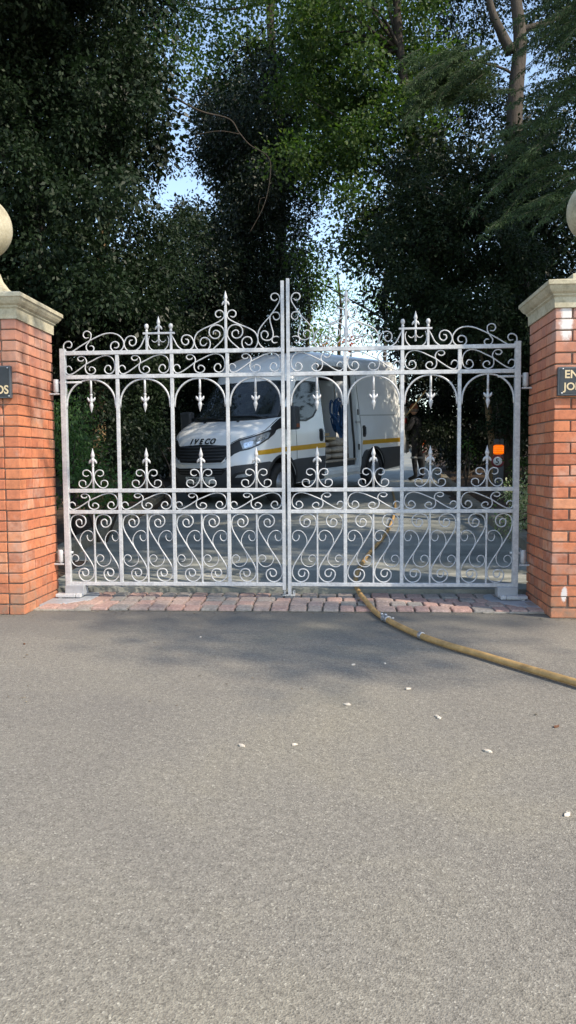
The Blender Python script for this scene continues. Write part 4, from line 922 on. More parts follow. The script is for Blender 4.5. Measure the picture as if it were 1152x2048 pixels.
def foliage(name, clumps, leaf, mat, parent, k=22, tw=.16, seed=1, aspect=.55, droop=.35, shell=.5, loc=None):
    "clumps: (centre, (rx,ry,rz), leaf-area index). Twigs of k leaves spread through each clump"
    g = np.random.default_rng(seed); PP = []; DD = []; NN = []; LL = []; RR = []
    area = .5 * leaf * leaf * aspect
    for c, r, lai in clumps:
        nt_ = max(3, int(lai * math.pi * r[0] * r[2] / area / k))
        d = unit(g.normal(size=(nt_, 3))); rad = g.random(nt_) ** (1 / 3) * (1 - shell) + shell * g.random(nt_) ** .2
        tc = np.array(c) + d * rad[:, None] * np.array(r) * g.uniform(.8, 1.15, (nt_, 1))
        tdir = unit(d + g.normal(size=(nt_, 3)) * .6 + np.array([0, 0, -droop]))
        s = g.random((nt_, k)); sp = g.normal(size=(nt_, k, 3)) * tw * .38
        pos = tc[:, None] + tdir[:, None] * (s[..., None] - .5) * tw * 2.2 + sp
        dr = tdir[:, None] * .5 + unit(sp.reshape(-1, 3)).reshape(sp.shape) * .9 + g.normal(size=(nt_, k, 3)) * .35 + np.array([0, 0, -droop])
        nn = g.normal(size=(nt_, 1, 3)) * .75 + g.normal(size=(nt_, k, 3)) * .38 + np.array([0, 0, .75])
        tr = g.random((nt_, 1)) * .5 + g.random((nt_, k)) * .5
        PP.append(pos.reshape(-1, 3)); dr = unit(dr.reshape(-1, 3)); nn = nn.reshape(-1, 3)
        nn = unit(nn - dr * (nn * dr).sum(1)[:, None]); DD.append(dr); NN.append(nn)
        LL.append(leaf * g.uniform(.6, 1.25, nt_ * k)); RR.append(tr.ravel())
    P_, D_, N_, L_, R_ = [np.concatenate(x) for x in (PP, DD, NN, LL, RR)]
    foliage.count += len(P_)
    return leafmesh(name, P_, N_, D_, L_, L_ * aspect * g.uniform(.8, 1.2, len(L_)), R_, mat, parent, loc)
foliage.count = 0
def pc(px, py, D, rx, ry, rd, lai): return (tuple(at(px, py, D)), (rx * D / FPX, rd, ry * D / FPX), lai)
def fill(px0, px1, py0, py1, step, D0, D1, lai, seed, inside=None, rs=.75, rd=.55):
    r = random.Random(seed); out = []; y = py0; row = 0
    while y <= py1:
        x = px0 + (step / 2 if row % 2 else 0)
        while x <= px1:
            a, b_ = x + r.uniform(-.3, .3) * step, y + r.uniform(-.3, .3) * step
            if inside is None or inside(a, b_):
                s = step * rs * r.uniform(.75, 1.3); out.append(pc(a, b_, r.uniform(D0, D1), s, s * r.uniform(.7, 1.05), rd * r.uniform(.7, 1.3), lai * r.uniform(.7, 1.3)))
            x += step
        y += step * .85; row += 1
    return out
def gz(p): return terr(p[0], p[1]) if p[1] > .24 else 0
def limb(m, pts, r0, r1, n=9):
    P = catmull(pts, 6); q = len(P); m.tube(P, [r0 + (r1 - r0) * (i / (q - 1)) for i in range(q)], n=n)
def tree(name, label, cat, base, trunk, r0, limbs, groups, bark='bark', group=None):
    "trunk: list of world points above the base; limbs: [(pts, r0, r1)]; groups: [(clumps, leaf, mat, kwargs)]"
    base = Vector((base[0], base[1], gz(base) - .05)); t = thing(name, label, cat, base, group=group)
    m = MB(); limb(m, [Vector((0, 0, 0))] + [Vector(p) - base for p in trunk], r0, r0 * .35, 12)
    m.build('trunk', MT[bark], t)
    for P, a, b_ in limbs:
        m = MB(); limb(m, [Vector(p) - base for p in P], a, b_); m.build('branch', MT[bark], t)
    for cl, lf, mt, kw in groups: foliage('crown', cl, lf, MT[mt], t, loc=base, **kw)
    return t
def autolimbs(trunk, clumps, n, seed, r=.035):
    q = random.Random(seed); out = []
    for c, rr, l in q.sample(clumps, min(n, len(clumps))):
        c = Vector(c); s = min(trunk, key=lambda p: abs(p[2] - (c.z - .8))); s = Vector(s); mid = (s + c) / 2 + Vector((q.uniform(-.2, .2), q.uniform(-.2, .2), q.uniform(-.1, .35)))
        out.append(([s, mid, c], r, .008))
    return out
# ---- holly on the left
def insL(x, y):
    if (x - 218) ** 2 + ((y - 460) * .8) ** 2 < 42 ** 2: return False
    e = 300 if y < 130 else (345 if y < 250 else (285 if y < 420 else (245 if y < 560 else 290)))
    return x < e - 30
cl = fill(-260, 330, -260, 640, 60, 8.7, 10.2, 4.4, 11, insL, rs=.66, rd=.35)
bk_ = fill(-260, 310, -260, 640, 90, 10.8, 11.6, 3.6, 111, insL, rs=.9)
over = [((-3.6 + random.Random(i).uniform(-1.5, 1.6), 1.5 + random.Random(i + 50).uniform(-1.2, 1.8), 7.2 + random.Random(i + 90).uniform(-.5, 2)), (.8, .8, .5), 3) for i in range(16)]  # unseen clumps added high over the gate to shade what lies below
tk = [at(60, 700, 10.2), at(70, 420, 10.2), at(40, 100, 10), at(50, -200, 9.8)]
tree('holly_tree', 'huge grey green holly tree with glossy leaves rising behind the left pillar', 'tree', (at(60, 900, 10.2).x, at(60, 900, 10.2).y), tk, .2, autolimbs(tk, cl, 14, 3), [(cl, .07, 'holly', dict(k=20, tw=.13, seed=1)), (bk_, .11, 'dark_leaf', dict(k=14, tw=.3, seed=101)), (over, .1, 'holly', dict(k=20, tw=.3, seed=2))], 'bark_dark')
# ---- tree with tan trunk in the gap
tk = [at(195, 620, 12), at(200, 500, 12), at(222, 430, 12), at(238, 380, 12), at(250, 200, 12)]
cl = fill(150, 340, 520, 690, 56, 11.2, 12.8, 4.2, 12) + fill(240, 320, 380, 480, 55, 11.5, 12.5, 1.1, 13) + fill(180, 265, 180, 330, 70, 11.6, 12.6, 3.5, 14) + fill(270, 380, 465, 570, 52, 11.8, 12.8, 2.6, 15) + fill(300, 345, 335, 350, 40, 12, 12.6, 1.6, 16)
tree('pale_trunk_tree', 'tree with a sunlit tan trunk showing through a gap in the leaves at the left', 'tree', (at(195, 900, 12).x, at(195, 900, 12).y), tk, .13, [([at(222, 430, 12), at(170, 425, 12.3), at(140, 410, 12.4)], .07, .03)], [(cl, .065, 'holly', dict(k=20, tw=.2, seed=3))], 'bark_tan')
# ---- big dark tree in the middle
def insC(x, y):
    lo_ = 430 if y < 210 else (385 if y < 430 else (335 if y < 560 else 320))
    hi = 560 if y < 250 else (615 if y < 620 else 590)
    return lo_ + 25 < x < hi - 20
cl = fill(330, 640, 150, 720, 62, 14.6, 16.6, 4.2, 21, insC, rd=.9)
bk_ = fill(360, 620, 150, 720, 85, 17, 18, 2.6, 121, insC, rs=.8)
tk = [at(480, 700, 16), at(485, 400, 16), at(470, 200, 16)]
br = [([at(340, 190, 12.5), at(400, 222, 12.6), at(458, 238, 12.7), at(478, 265, 12.7)], .018, .009), ([at(478, 265, 12.7), at(500, 290, 12.7), at(537, 315, 12.7), at(540, 355, 12.7), at(528, 410, 12.7), at(498, 468, 12.7)], .010, .004), ([at(478, 268, 12.7), at(440, 262, 12.7), at(400, 268, 12.6), at(388, 275, 12.6)], .007, .003), ([at(530, 395, 12.7), at(520, 400, 12.7), at(515, 430, 12.7)], .005, .002)]
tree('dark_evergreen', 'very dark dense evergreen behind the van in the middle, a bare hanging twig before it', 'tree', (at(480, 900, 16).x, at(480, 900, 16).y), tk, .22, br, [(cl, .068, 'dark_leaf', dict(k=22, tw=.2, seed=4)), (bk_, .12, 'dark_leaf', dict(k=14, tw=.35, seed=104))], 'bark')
# ---- broadleaf canopy at the top, sky dots showing
def insT(x, y):
    if 320 < x < 380 and 235 < y < 330: return False
    if x > 560 and y > 300 and not (x > 690 and y < 480): return False
    if x < 420 and y > 200: return False
    return True
cl = fill(290, 720, -420, -60, 85, 16.5, 20, 2.2, 31, insT, rd=1.0) + fill(290, 720, -30, 230, 66, 16.5, 20, 1.9, 131, insT, rs=.72, rd=.7) + fill(420, 720, 240, 420, 80, 16.5, 20, 2.0, 132, insT, rd=1.0)
tk = [at(560, 600, 19), at(560, 300, 19), at(540, 0, 19), at(560, -350, 18)]
tree('broadleaf_tree', 'tall bright green broadleaf tree at the top centre with blue sky dotting its leaves', 'tree', (at(560, 880, 19).x, at(560, 880, 19).y), tk, .2, autolimbs(tk, cl, 22, 5, .05), [(cl, .105, 'beech', dict(k=18, tw=.26, seed=5, aspect=.65))], 'bark_dark')
cl = fill(600, 900, -60, 330, 76, 13.2, 15, 4.2, 33, None, rs=.70, rd=.6) + fill(650, 780, 330, 520, 66, 13.2, 14.6, 2.6, 34, lambda x, y: x > 640 + (y - 330) * .25) + fill(700, 880, 520, 640, 60, 13.5, 14.5, 1.6, 35, lambda x, y: x > 790 - (640 - y) * .2)
cl += fill(590, 660, 500, 545, 50, 14, 15, 1.2, 36) + fill(690, 760, 520, 560, 50, 14, 15, .9, 37)
tk = [at(900, 900, 19.5), at(880, 700, 18), at(845, 400, 14.8), at(800, 100, 14), at(790, -150, 14)]
tree('maple_tree', 'deep green leafy tree hanging over the van from right of centre', 'tree', (at(905, 930, 19.5).x, at(905, 930, 19.5).y), tk, .17, autolimbs(tk, cl, 18, 6, .04), [(cl, .085, 'beech', dict(k=20, tw=.24, seed=6, aspect=.62))], 'bark_dark')
# ---- grey green holly on the right
iR = lambda x, y: x > (800 if y > 560 else 770 if y > 430 else 800)
cl = fill(770, 1075, 330, 700, 50, 10.8, 12.2, 4.4, 41, iR, rs=.66, rd=.35)
bk_ = fill(780, 1100, 330, 720, 80, 13.0, 13.8, 2.6, 141, iR, rs=.85)
tk = [at(1100, 800, 13.2), at(1050, 560, 12.6), at(980, 300, 12)]
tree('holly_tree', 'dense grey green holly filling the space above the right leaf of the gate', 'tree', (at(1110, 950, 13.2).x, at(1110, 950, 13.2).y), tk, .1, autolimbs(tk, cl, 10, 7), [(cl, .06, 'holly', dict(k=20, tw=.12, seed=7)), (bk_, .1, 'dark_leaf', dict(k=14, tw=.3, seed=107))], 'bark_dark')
# ---- tall trunk top right
cl = fill(880, 1240, -330, 300, 84, 14.5, 16.5, 2.4, 51, lambda x, y: not (1000 < x < 1075 and 0 < y < 200), rd=.9) + fill(1050, 1230, 400, 620, 70, 13, 14.5, 1.8, 52)
tk = [at(1020, 500, 14), at(1030, 210, 14), at(1040, 80, 14), at(1030, -60, 14), at(1045, -400, 14)]
lb_ = [([at(1022, 105, 14), at(1005, 70, 14), at(985, 25, 14), at(970, -40, 14)], .11, .05), ([at(1045, 60, 14), at(1085, 48, 14), at(1120, 30, 14.2), at(1180, -20, 14.5)], .07, .04), ([at(1030, 150, 14), at(1000, 135, 13.9), at(940, 120, 13.6)], .03, .015), ([at(1032, 110, 13.85), at(1030, 85, 13.8), at(1042, 62, 13.8)], .012, .006)]
tree('tall_trunk_tree', 'tall tree at the top right whose bare brown trunk forks against the sky', 'tree', (at(1010, 930, 14).x, at(1010, 930, 14).y), tk, .20, lb_, [(cl, .075, 'holly', dict(k=20, tw=.22, seed=8))], 'bark')
MT['twig'] = simple('conifer_twig', (.03, .03, .018), .9)
# ---- conifer: drooping feathery sprays
def sprays(spr, seed, needle, mat, parent, loc):
    g = np.random.default_rng(seed); PP = []; DD = []; NN = []; LL = []
    wood = []
    for a_, b_, width, drop in spr:
        a_, b_ = np.array(a_), np.array(b_); L = np.linalg.norm(b_ - a_); ax = (b_ - a_) / L; sd = np.cross(ax, [0, 0, 1.]); sd /= np.linalg.norm(sd)
        ns = int(L / .035)
        wood.append([Vector(a_ + (b_ - a_) * s - np.array([0, 0, drop * s * s])) for s in (0, .25, .5, .75, 1)])
        for i in range(ns):
            s = i / ns; o_ = a_ + (b_ - a_) * s - np.array([0, 0, drop * s * s])
            for sg in (-1, 1):
                sl = width * (1 - s * .75) * g.uniform(.6, 1.1); dd = ax * .75 + sd * sg * g.uniform(.5, 1.) + np.array([0, 0, g.uniform(-.55, -.1)]); dd /= np.linalg.norm(dd)
                m_ = int(sl / .012); u = g.random(m_)
                p_ = o_ + dd * (u[:, None] * sl) - np.array([0, 0, 1.]) * (u[:, None] ** 2 * sl * .35)
                PP.append(p_ + g.normal(size=(m_, 3)) * .006); DD.append(unit(dd + g.normal(size=(m_, 3)) * .55 + np.array([0, 0, -.35]))); NN.append(g.normal(size=(m_, 3)) + np.array([0, 0, .6])); LL.append(np.full(m_, needle) * g.uniform(.6, 1.3, m_))
    P_, D_, N_, L_ = [np.concatenate(x) for x in (PP, DD, NN, LL)]
    N_ = unit(N_ - D_ * (N_ * D_).sum(1)[:, None]); foliage.count += len(P_)
    m = MB()
    for w_ in wood: m.tube([p - Vector(loc) for p in w_], [.006, .005, .004, .003, .002], n=5)
    m.build('branches', MT['twig'], parent)
    return leafmesh('needles', P_, N_, D_, L_, L_ * .2, g.random(len(P_)), mat, parent, loc)
def conifer(label, base, top, spr, seed, needle, group=None):
    b0 = Vector((base[0], base[1], gz(base) - .05)); t = thing('conifer', label, 'conifer', b0, group='conifers with drooping sprays')
    m = MB(); limb(m, [Vector((0, 0, 0)), (Vector(top) - b0) * .5, Vector(top) - b0], .14, .05, 10); m.build('trunk', MT['bark_dark'], t)
    sprays(spr, seed, needle, MT['conifer'], t, b0); return t
r = random.Random(77); spr = []
tp = at(1400, 300, 8.4)
for k in range(120):
    py = r.uniform(-140, 440); L = r.uniform(60, 170)
    x1 = (985 if py > 230 else 1050) + r.uniform(-60, 190) + max(0, 60 - py) * .4
    sl = r.uniform(-.25, .75)
    a_ = at(x1 + L, py - L * sl * .5, r.uniform(7.6, 9.4)); b_ = at(x1, py + L * sl * .6, r.uniform(7.4, 9.2)); spr.append((tuple(a_), tuple(b_), r.uniform(.12, .26), r.uniform(.05, .3)))
conifer('feathery green conifer reaching in from the right edge above the right pillar', (tp.x, tp.y), at(1400, -300, 8.4), spr, 9, .05)
spr = []
for k in range(60):
    py = r.uniform(90, 200); x1 = r.uniform(790, 930); L = r.uniform(40, 110); sl = r.uniform(-.3, .9)
    spr.append((tuple(at(x1 + L, py - L * sl * .3, r.uniform(10.6, 11.8))), tuple(at(x1, py + L * sl * .6, r.uniform(10.2, 11.6))), r.uniform(.12, .28), r.uniform(.05, .35)))
conifer('lighter conifer spray hanging in front of the deep green tree left of the bare trunk', (at(1290, 900, 12.9).x, at(1290, 900, 12.9).y), at(1225, -140, 12.3), spr, 10, .06)
# unseen roadside tree over the gate, its crown clumps placed to cast shade
r = random.Random(5); cl = []
sh = (SUN_DIR.x / SUN_DIR.z, SUN_DIR.y / SUN_DIR.z)
def visible(x, y, z, m_):
    d = Vector((x, y, z)) - CAM; D = d.dot(FW)
    return D > .3 and abs(d.dot(AX)) / D < .39 + m_ / D and d.dot(UP) / D < .70 + m_ / D
def overhead(tx_, ty_, z, rr, l):
    x, y = tx_ + sh[0] * z, ty_ + sh[1] * z
    if not visible(x, y, z, 1.3): cl.append(((x, y, z), (rr, rr, rr * .55), l))
for tx_, ty_, rr, l in ((-.5, -.95, .55, 2.4), (.1, -1.2, .7, 3.2), (.45, -1.75, .5, 3), (.95, -1.15, .5, 2.4), (.35, -.6, .6, 3), (-1.15, -.72, .4, 1.6), (-.3, -.4, .5, 2), (1.5, -.5, .3, 1.2)): overhead(tx_, ty_, 12.5, rr, l)
for i in range(52): overhead(r.uniform(-3.4, 3.4), r.uniform(1.3, 11), r.uniform(7.4, 9.2), r.uniform(.75, 1.05), 4.2)
cl.append(((3.9, -4.0, 8.0), (.6, .6, .4), 1.4))
tk = [Vector((7.5, -1.5, 2.5)), Vector((7.2, -1.4, 5.5)), Vector((6, -1, 8.5))]
tree('unseen_shade_tree', 'unseen verge tree right of the right pillar, its crown shaped to shade road and drive', 'tree', (7.6, -1.6), tk, .3, autolimbs(tk, cl, 14, 8, .06), [(cl, .12, 'beech', dict(k=20, tw=.35, seed=12, aspect=.65))], 'bark')
# ---- distant trees in the bright gap
for k, (px, D, lab, lf, cls) in enumerate([(678, 27, 'thin pale tree in the bright gap left of the tall right spear', .11, fill(620, 730, 560, 690, 44, 26, 28, .55, 61)), (770, 30, 'thin pale tree in the bright gap right of the tall right spear', .11, fill(735, 800, 600, 695, 40, 29, 31, .8, 62)), (615, 24, 'small dark leaning tree at the left side of the bright gap', .1, fill(580, 628, 540, 690, 42, 23, 25, 1.3, 63))]):
    tk = [at(px, 690, D), at(px + 4, 620, D), at(px - 3, 545, D)]
    tree('young_tree', lab, 'tree', (at(px, 800, D).x, at(px, 800, D).y), tk, .09, autolimbs(tk, cls, 8, k, .02), [(cls, lf, 'light_leaf', dict(k=14, tw=.3, seed=20 + k))], 'bark_dark', 'thin trees beyond the van')
for k, (px, py) in enumerate([(643, 690), (702, 686)]):
    t = thing('red_shrub', ['red leaved shrub just above the van roof, left one', 'red leaved shrub above the van roof beside the tall spear'][k], 'shrub', at(px, 760, 24), group='red shrubs above the van roof')
    m = MB(); m.tube([(0, 0, -1.2), (0, 0, 1.1)], .03, n=6); m.build('stem', MT['bark_dark'], t)
    foliage('leaves', [pc(px, py, 24, 22, 12, .3, 1.6)], .12, MT['redleaf'], t, k=10, tw=.2, seed=30 + k, loc=t.location)
# ---- shrubs
def shrub(name, label, px, py, D, clumps, lf, mat, seed, k=20, tw=.16, group=None, stems=3, cat='shrub', **kw):
    b0 = at(px, py, D); b0 = Vector((b0.x, b0.y, gz(b0) - .03)); t = thing(name, label, cat, b0, group=group)
    q = random.Random(seed)
    for i in range(stems):
        c = Vector(q.choice(clumps)[0]) - b0; m = MB(); limb(m, [Vector((q.uniform(-.1, .1), 0, 0)), c * .5 + Vector((q.uniform(-.1, .1), 0, .1)), c], .02, .006, 6); m.build('stem', MT['bark_dark'], t)
    foliage('leaves', clumps, lf, MT[mat], t, k=k, tw=tw, seed=seed, loc=b0, **kw); return t
shrub('laurel_shrub', 'dark laurel behind the left leaf of the gate, left of the van bonnet', 300, 950, 13, fill(215, 300, 640, 900, 56, 12.6, 13.8, 5, 71) + fill(300, 345, 640, 790, 45, 14, 15, 4, 171), .075, 'holly', 71)
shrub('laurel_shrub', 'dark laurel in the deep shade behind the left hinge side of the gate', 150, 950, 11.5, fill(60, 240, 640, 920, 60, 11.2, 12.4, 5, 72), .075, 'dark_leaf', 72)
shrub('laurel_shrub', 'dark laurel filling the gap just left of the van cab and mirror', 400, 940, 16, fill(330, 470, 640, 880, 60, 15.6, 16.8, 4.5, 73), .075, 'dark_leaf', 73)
shrub('dark_hedge', 'tall dark hedge right of the parked van beyond the person', 930, 940, 17, fill(815, 1080, 650, 880, 62, 16.5, 18.5, 4.6, 74) + fill(860, 1080, 860, 925, 50, 18.5, 20, 3.5, 174), .08, 'dark_leaf', 74)
shrub('dark_hedge', 'dark hedge behind the speed limit post and the right pillar', 1060, 960, 12.8, fill(1000, 1210, 640, 890, 62, 12.6, 13.6, 4.2, 75), .06, 'holly', 75)
shrub('fern_shrub', 'bright green ferny shrub just inside the left pillar', 150, 1010, 8.8, fill(100, 165, 810, 930, 40, 8.5, 9.1, 1.8, 76) + [pc(172, 806, 8.6, 32, 10, .15, 1.6)], .055, 'fern', 76, aspect=.34, droop=.7)
shrub('ivy_patch', 'green ivy and ground plants spilling over the left kerb', 190, 1010, 8.6, fill(130, 250, 955, 1005, 40, 8.4, 9, 2.2, 77), .06, 'fern', 77, tw=.1)
shrub('low_shrub', 'low mid green shrub beside the van nose on the left bank', 350, 950, 11.6, fill(235, 308, 890, 940, 36, 11.2, 12, 2.6, 78), .06, 'dark_leaf', 78, tw=.12)
shrub('green_bush', 'rounded green bush right of the speed limit post', 1035, 985, 12, fill(1048, 1095, 935, 975, 30, 12.0, 12.5, 3.2, 79), .055, 'beech', 79, tw=.12)
shrub('variegated_shrub', 'white variegated shrub seen between the right leaf and the right pillar', 1060, 1085, 8.6, fill(1038, 1090, 985, 1085, 34, 8.4, 8.9, 3, 80), .04, 'varieg', 80, tw=.1)
shrub('seedling', 'small thin seedling with two tufts of leaves left of the speed limit post', 930, 965, 13.2, [pc(930, 890, 13.2, 20, 6, .15, 1.8), pc(943, 908, 13.2, 16, 5, .12, 1.8)], .06, 'fern', 81, k=8, tw=.08, stems=2)
q = random.Random(71)
for s, lab in ((-1, 'dark boundary hedge running away to the left behind the left pillar'), (1, 'dark boundary hedge running away to the right behind the right pillar')):
    cl = [((s * (3.1 + i * .42), .75 + q.uniform(-.1, .25), .45 + j * .55), (.38, .34, .36), 4.5) for i in range(10) for j in range(4)]
    b0 = Vector((s * 4.5, .8, .1)); t = thing('boundary_hedge', lab, 'hedge', b0)
    for i in range(6):
        m = MB(); x_ = -1.5 + i * .6; m.tube([(x_, 0, -.15), (x_ + .05, 0, 1.6)], [.03, .012], n=6); m.build('stem', MT['bark_dark'], t)
    foliage('leaves', cl, .06, MT['holly'], t, k=18, tw=.14, seed=190 + s, loc=b0)
# slim trunks
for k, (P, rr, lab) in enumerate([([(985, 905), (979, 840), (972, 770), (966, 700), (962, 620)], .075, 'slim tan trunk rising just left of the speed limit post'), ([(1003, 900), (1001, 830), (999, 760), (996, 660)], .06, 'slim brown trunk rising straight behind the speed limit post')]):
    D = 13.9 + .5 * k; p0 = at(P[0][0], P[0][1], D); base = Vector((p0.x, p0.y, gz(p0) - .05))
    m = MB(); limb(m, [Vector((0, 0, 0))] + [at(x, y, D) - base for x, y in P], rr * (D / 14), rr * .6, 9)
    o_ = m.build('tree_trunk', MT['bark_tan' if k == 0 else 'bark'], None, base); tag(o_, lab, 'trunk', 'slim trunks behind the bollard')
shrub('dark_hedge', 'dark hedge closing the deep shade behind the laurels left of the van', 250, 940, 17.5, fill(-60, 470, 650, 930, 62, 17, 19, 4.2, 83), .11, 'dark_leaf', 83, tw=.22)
# far wood closing the view
cl = []
r = random.Random(9)
for k in range(170):
    x = r.uniform(-26, 30); y = 30 + r.uniform(0, 8); h = gz((x, y)); top = 1.6 if -4 < x < 4 else 5 + abs(x) * .2
    cl.append(((x, y, h + r.uniform(0, top)), (1.3, 1, 1.1), 2.2))
for k in range(30):
    s = r.choice((-1, 1)); y = r.uniform(1, 14); cl.append(((s * r.uniform(6.5, 10), y, gz((s * 8, y)) + r.uniform(.3, 5)), (1.2, 1.2, 1.1), 2.2))
tag(foliage('distant_woodland', cl, .2, MT['dark_leaf'], None, k=18, tw=.6, seed=90), 'dark woodland closing the view far behind the van', 'woodland', kind='stuff')
# fallen leaves / twigs on the bank
tag(foliage('leaf_litter', [(((-3.6), 5.5, gz((-3.6, 5.5)) + .03), (1.1, 4.5, .03), 1.6), ((3.6, 9.5, gz((3.6, 9.5)) + .04), (1.2, 4.5, .05), 1.8), ((3.1, 5.0, gz((3.1, 5)) + .03), (.6, 2.4, .03), 2.)], .05, m_leaf('litter', [(.12, .07, .04), (.2, .13, .07), (.3, .22, .14)], .8, .1, .2), None, k=6, tw=.12, seed=91, droop=0), 'brown leaf litter scattered over the soil banks', 'leaf litter', kind='stuff')
q = random.Random(44); m = MB()
for i in range(240):
    side_ = q.random()
    if side_ < .5: x, y = q.uniform(-1.8, 1.8), -.46 - abs(q.gauss(0, .05))
    elif side_ < .8: x, y = q.choice((-1, 1)) * q.uniform(1.75, 2.4), -.62 - abs(q.gauss(0, .03))
    else: x, y = q.uniform(-2, 2), q.uniform(-2.6, -.5)
    a_ = q.uniform(0, 6.28); L = q.uniform(.003, .012); z = .003
    if q.random() < .3: m.tube([(x, y, z), (x + 2.2 * L * math.cos(a_), y + 2.2 * L * math.sin(a_), z + .002)], .0012, n=4, rnd=q.random())
    else: m.add([(x + L * math.cos(a_), y + L * math.sin(a_), z), (x - L * .5 * math.sin(a_), y + L * .5 * math.cos(a_), z + .003), (x - L * math.cos(a_), y - L * math.sin(a_), z + .001), (x + L * .5 * math.sin(a_), y - L * .5 * math.cos(a_), z + .002)], [(0, 1, 2, 3)], rnd=q.random())
tag(m.build('debris', m_rnd('debris', [(.10, .07, .04), (.2, .15, .09), (.30, .27, .2), (.06, .05, .03)], .9)), 'tiny twigs and leaf crumbs gathered along the setts and pillar feet', 'debris', kind='stuff')
print('LEAVES', foliage.count)

# ================================================================== bollards, person
def lampost(px, pyl, D, label, rz):
    p_ = at(px, pyl, D); zg = gz(p_); t = thing('lamp_bollard', label, 'bollard', (p_.x, p_.y, zg - .075), (0, 0, rz), group='grey bollards with amber lamps')
    lz = .86
    m = MB(); m.cbox((-.085, -.085, 0), (.085, .085, lz - .10), .008); m.build('post', MT['bollard'], t)
    m = MB(); m.cbox((-.07, -.07, lz - .10), (.07, .07, lz + .10), .01); m.build('lamp_core', MT['black'], t)
    m = MB(); m.cbox((-.088, -.105, lz - .085), (.088, .09, lz + .085), .035); m.build('amber_lamp', MT['amber'], t); m = MB()
    for k in range(5): m.cbox((-.091, -.108, lz - .075 + k * .034), (.091, .093, lz - .066 + k * .034), .004)
    m.build('lamp_louvre', MT['amberrib'], t)
    m = MB(); m.cbox((-.085, -.085, lz + .088), (.085, .085, lz + .19), .008); m.build('cap', MT['bollard'], t)
    F = Matrix.Rotation(R(90), 4, 'X')
    m = MB(); m.lathe([(.001, 0), (.113, 0), (.115, .004), (.113, .010), (.001, .0102)], (-.02, -.088, lz - .205), 32, M=F); sg = m.build('speed_sign', MT['signr'], t)
    m = MB(); m.lathe([(.001, 0), (.078, 0), (.078, .003), (.001, .0032)], (-.02, -.0975, lz - .205), 32, M=F); m.build('sign_face', MT['signw'], sg)
    lettering('sign_number', '5', .135, MT['ink'], Matrix.Translation((-.058, -.1015, lz - .252)) @ TX, sg, .001, 1.0)
    return t
lampost(997, 899, 13.3, 'grey bollard with lit amber lamp and round 5 sign in front of the slim trunks', R(-8))
lampost(844, 875, 21, 'far grey bollard whose amber lamp shows past the person behind the van', R(-4))

def skin_mesh(name, verts, edges, rad, mat, parent, lvl=2, root=0):
    me = bpy.data.meshes.new(name); me.from_pydata(verts, edges, []); o = bpy.data.objects.new(name, me); col.objects.link(o)
    md = o.modifiers.new('s', 'SKIN'); sv = me.skin_vertices[0].data
    for i, r_ in enumerate(rad): sv[i].radius = r_ if isinstance(r_, tuple) else (r_, r_); sv[i].use_root = (i == root)
    md.use_smooth_shade = True
    s2 = o.modifiers.new('u', 'SUBSURF'); s2.levels = lvl; s2.render_levels = lvl
    dg = bpy.context.evaluated_depsgraph_get(); dg.update(); m2 = bpy.data.meshes.new_from_object(o.evaluated_get(dg)); o.modifiers.clear(); o.data = m2
    m2.materials.clear(); m2.materials.append(mat)
    for p_ in m2.polygons: p_.use_smooth = True
    o.parent = parent; return o
pp = at(834, 950, 17.3); pz = prof(pp.y) + .006
# faces the van rear (to the left) and away; head bowed; both hands raised to a pole
PS = thing('person', 'person in black work clothes and orange cap holding a pole behind the van', 'person', (pp.x, pp.y, pz), (0, 0, R(152)))
# local: +x forward, +y left, z up
V_ = [(0, 0, .93), (0, 0, 1.08), (.01, 0, 1.25), (.03, 0, 1.38), (.05, 0, 1.47), (.07, 0, 1.53),
      (.0, .10, .86), (.03, .11, .50), (-.02, .12, .10), (.10, .13, .04), (.17, .13, .03),
      (.0, -.10, .86), (-.02, -.11, .50), (-.10, -.12, .10), (.02, -.13, .04), (.09, -.13, .03),
      (.02, .19, 1.40), (.12, .25, 1.16), (.30, .16, 1.24), (.36, .13, 1.27),
      (.02, -.19, 1.40), (.06, -.27, 1.15), (.24, -.20, 1.08), (.30, -.17, 1.08)]
E_ = [(0, 1), (1, 2), (2, 3), (3, 4), (4, 5), (0, 6), (6, 7), (7, 8), (8, 9), (9, 10), (0, 11), (11, 12), (12, 13), (13, 14), (14, 15), (3, 16), (16, 17), (17, 18), (18, 19), (3, 20), (20, 21), (21, 22), (22, 23)]
Rr = [(.155, .12), (.15, .115), (.165, .125), (.15, .11), (.065, .06), (.055, .055), .095, .068, .05, .045, .035, .095, .068, .05, .045, .035, .075, .052, .040, .034, .075, .052, .040, .034]
skin_mesh('body', V_, E_, Rr, MT['cloth'], PS)
hd = skin_mesh('head', [(.07, 0, 1.52), (.085, 0, 1.59), (.10, 0, 1.66), (.105, 0, 1.71)], [(0, 1), (1, 2), (2, 3)], [(.052, .052), (.072, .085), (.078, .10), (.06, .08)], MT['skin'], PS)
m = MB(); m.tube([(.175, 0, 1.655), (.205, 0, 1.615), (.185, 0, 1.605)], [.008, .014, .008], n=6)
for s in (-1, 1):
    m.lathe([(.006, -.006), (.012, 0), (.006, .006)], (.172, s * .032, 1.655), 8, M=Matrix.Rotation(R(90), 4, 'Y')); m.lathe([(.012, -.02), (.022, 0), (.012, .02)], (.09, s * .082, 1.64), 8)
m.tube([(.182, -.022, 1.575), (.188, 0, 1.572), (.182, .022, 1.575)], .006, n=6); m.build('face', MT['skin'], hd)
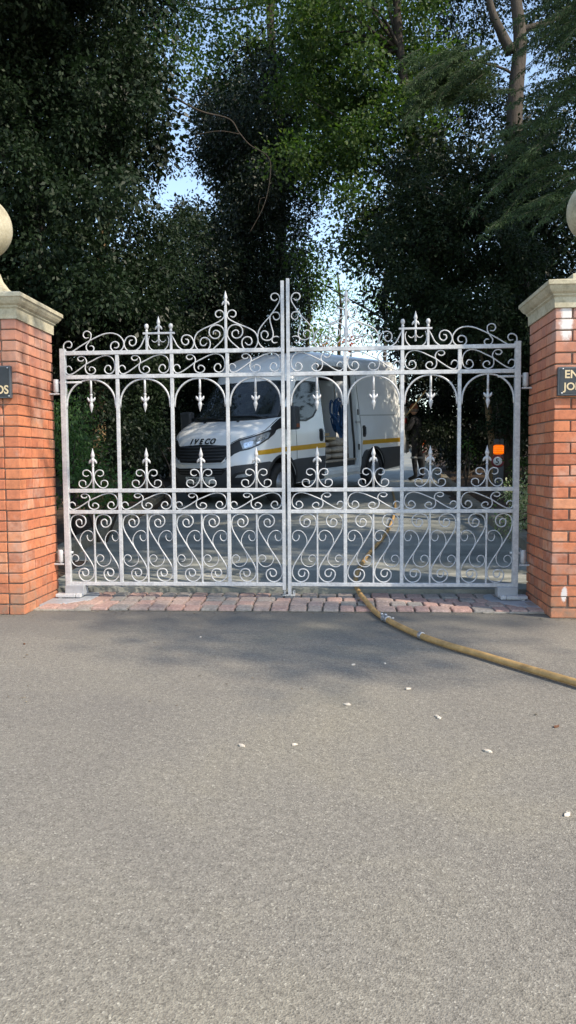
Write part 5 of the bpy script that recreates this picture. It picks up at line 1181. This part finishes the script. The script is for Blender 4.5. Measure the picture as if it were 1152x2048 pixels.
m = MB(); m.lathe([(.098, 1.655), (.10, 1.70), (.088, 1.75), (.05, 1.78), (.001, 1.785)], (.085, 0, 0), 20); m.cbox((.13, -.06, 1.69), (.27, .06, 1.70), .004); m.build('cap', MT['orange'], hd)
m = MB(); m.lathe([(.075, 1.585), (.092, 1.62), (.096, 1.66)], (.07, 0, 0), 18); m.build('hair', MT['hair'], hd)
for hx, hy, hz in ((.38, .125, 1.275), (.325, -.165, 1.08)):
    m = MB(); m.cbox((hx - .01, hy - .018, hz - .04), (hx + .07, hy + .018, hz + .04), .014)
    for k in range(4):
        zz = hz - .030 + k * .02; L = (.035, .042, .040, .032)[k]
        m.tube([(hx + .065, hy, zz), (hx + .065 + L, hy + .014, zz), (hx + .07 + L * .8, hy + .045, zz), (hx + .05, hy + .052, zz)], [.0095, .009, .0085, .007], n=6)
    m.tube([(hx + .02, hy, hz + .038), (hx + .05, hy + .02, hz + .06), (hx + .07, hy + .045, hz + .05)], [.011, .010, .008], n=6); m.build('hand', MT['skin'], PS)
m = MB(); m.lathe([(.057, -.02), (.058, .02)], (.215, -.212, 1.095), 14, M=Matrix.Rotation(R(80), 4, 'Y')); m.lathe([(.085, -.02), (.085, .02)], (.03, .112, .53), 14); m.lathe([(.083, -.02), (.083, .02)], (-.02, -.112, .53), 14); m.build('reflective_band', MT['refl'], PS)
PM = Matrix.Translation((pp.x, pp.y, pz)) @ Matrix.Rotation(R(152), 4, 'Z')
pA = PM @ Vector((.42, .165, 1.27)); pB = PM @ Vector((.38, -.12, 1.08)); top = at(852, 781, 16.9); 
pole0 = pA
t = thing('wooden_pole', 'pale wooden pole held up by the person behind the van', 'pole', pA)
d_ = (top - pA).normalized(); m = MB(); m.tube([pB - pA, Vector((0, 0, 0)), top - pA], .016, n=8); m.build('shaft', MT['wood'], t)
m = MB(); m.lathe([(.019, -.02), (.020, .02)], top - pA - d_ * .02, 8, M=d_.to_track_quat('Z', 'Y').to_matrix().to_4x4()); m.build('end_cap', MT['wood'], t)
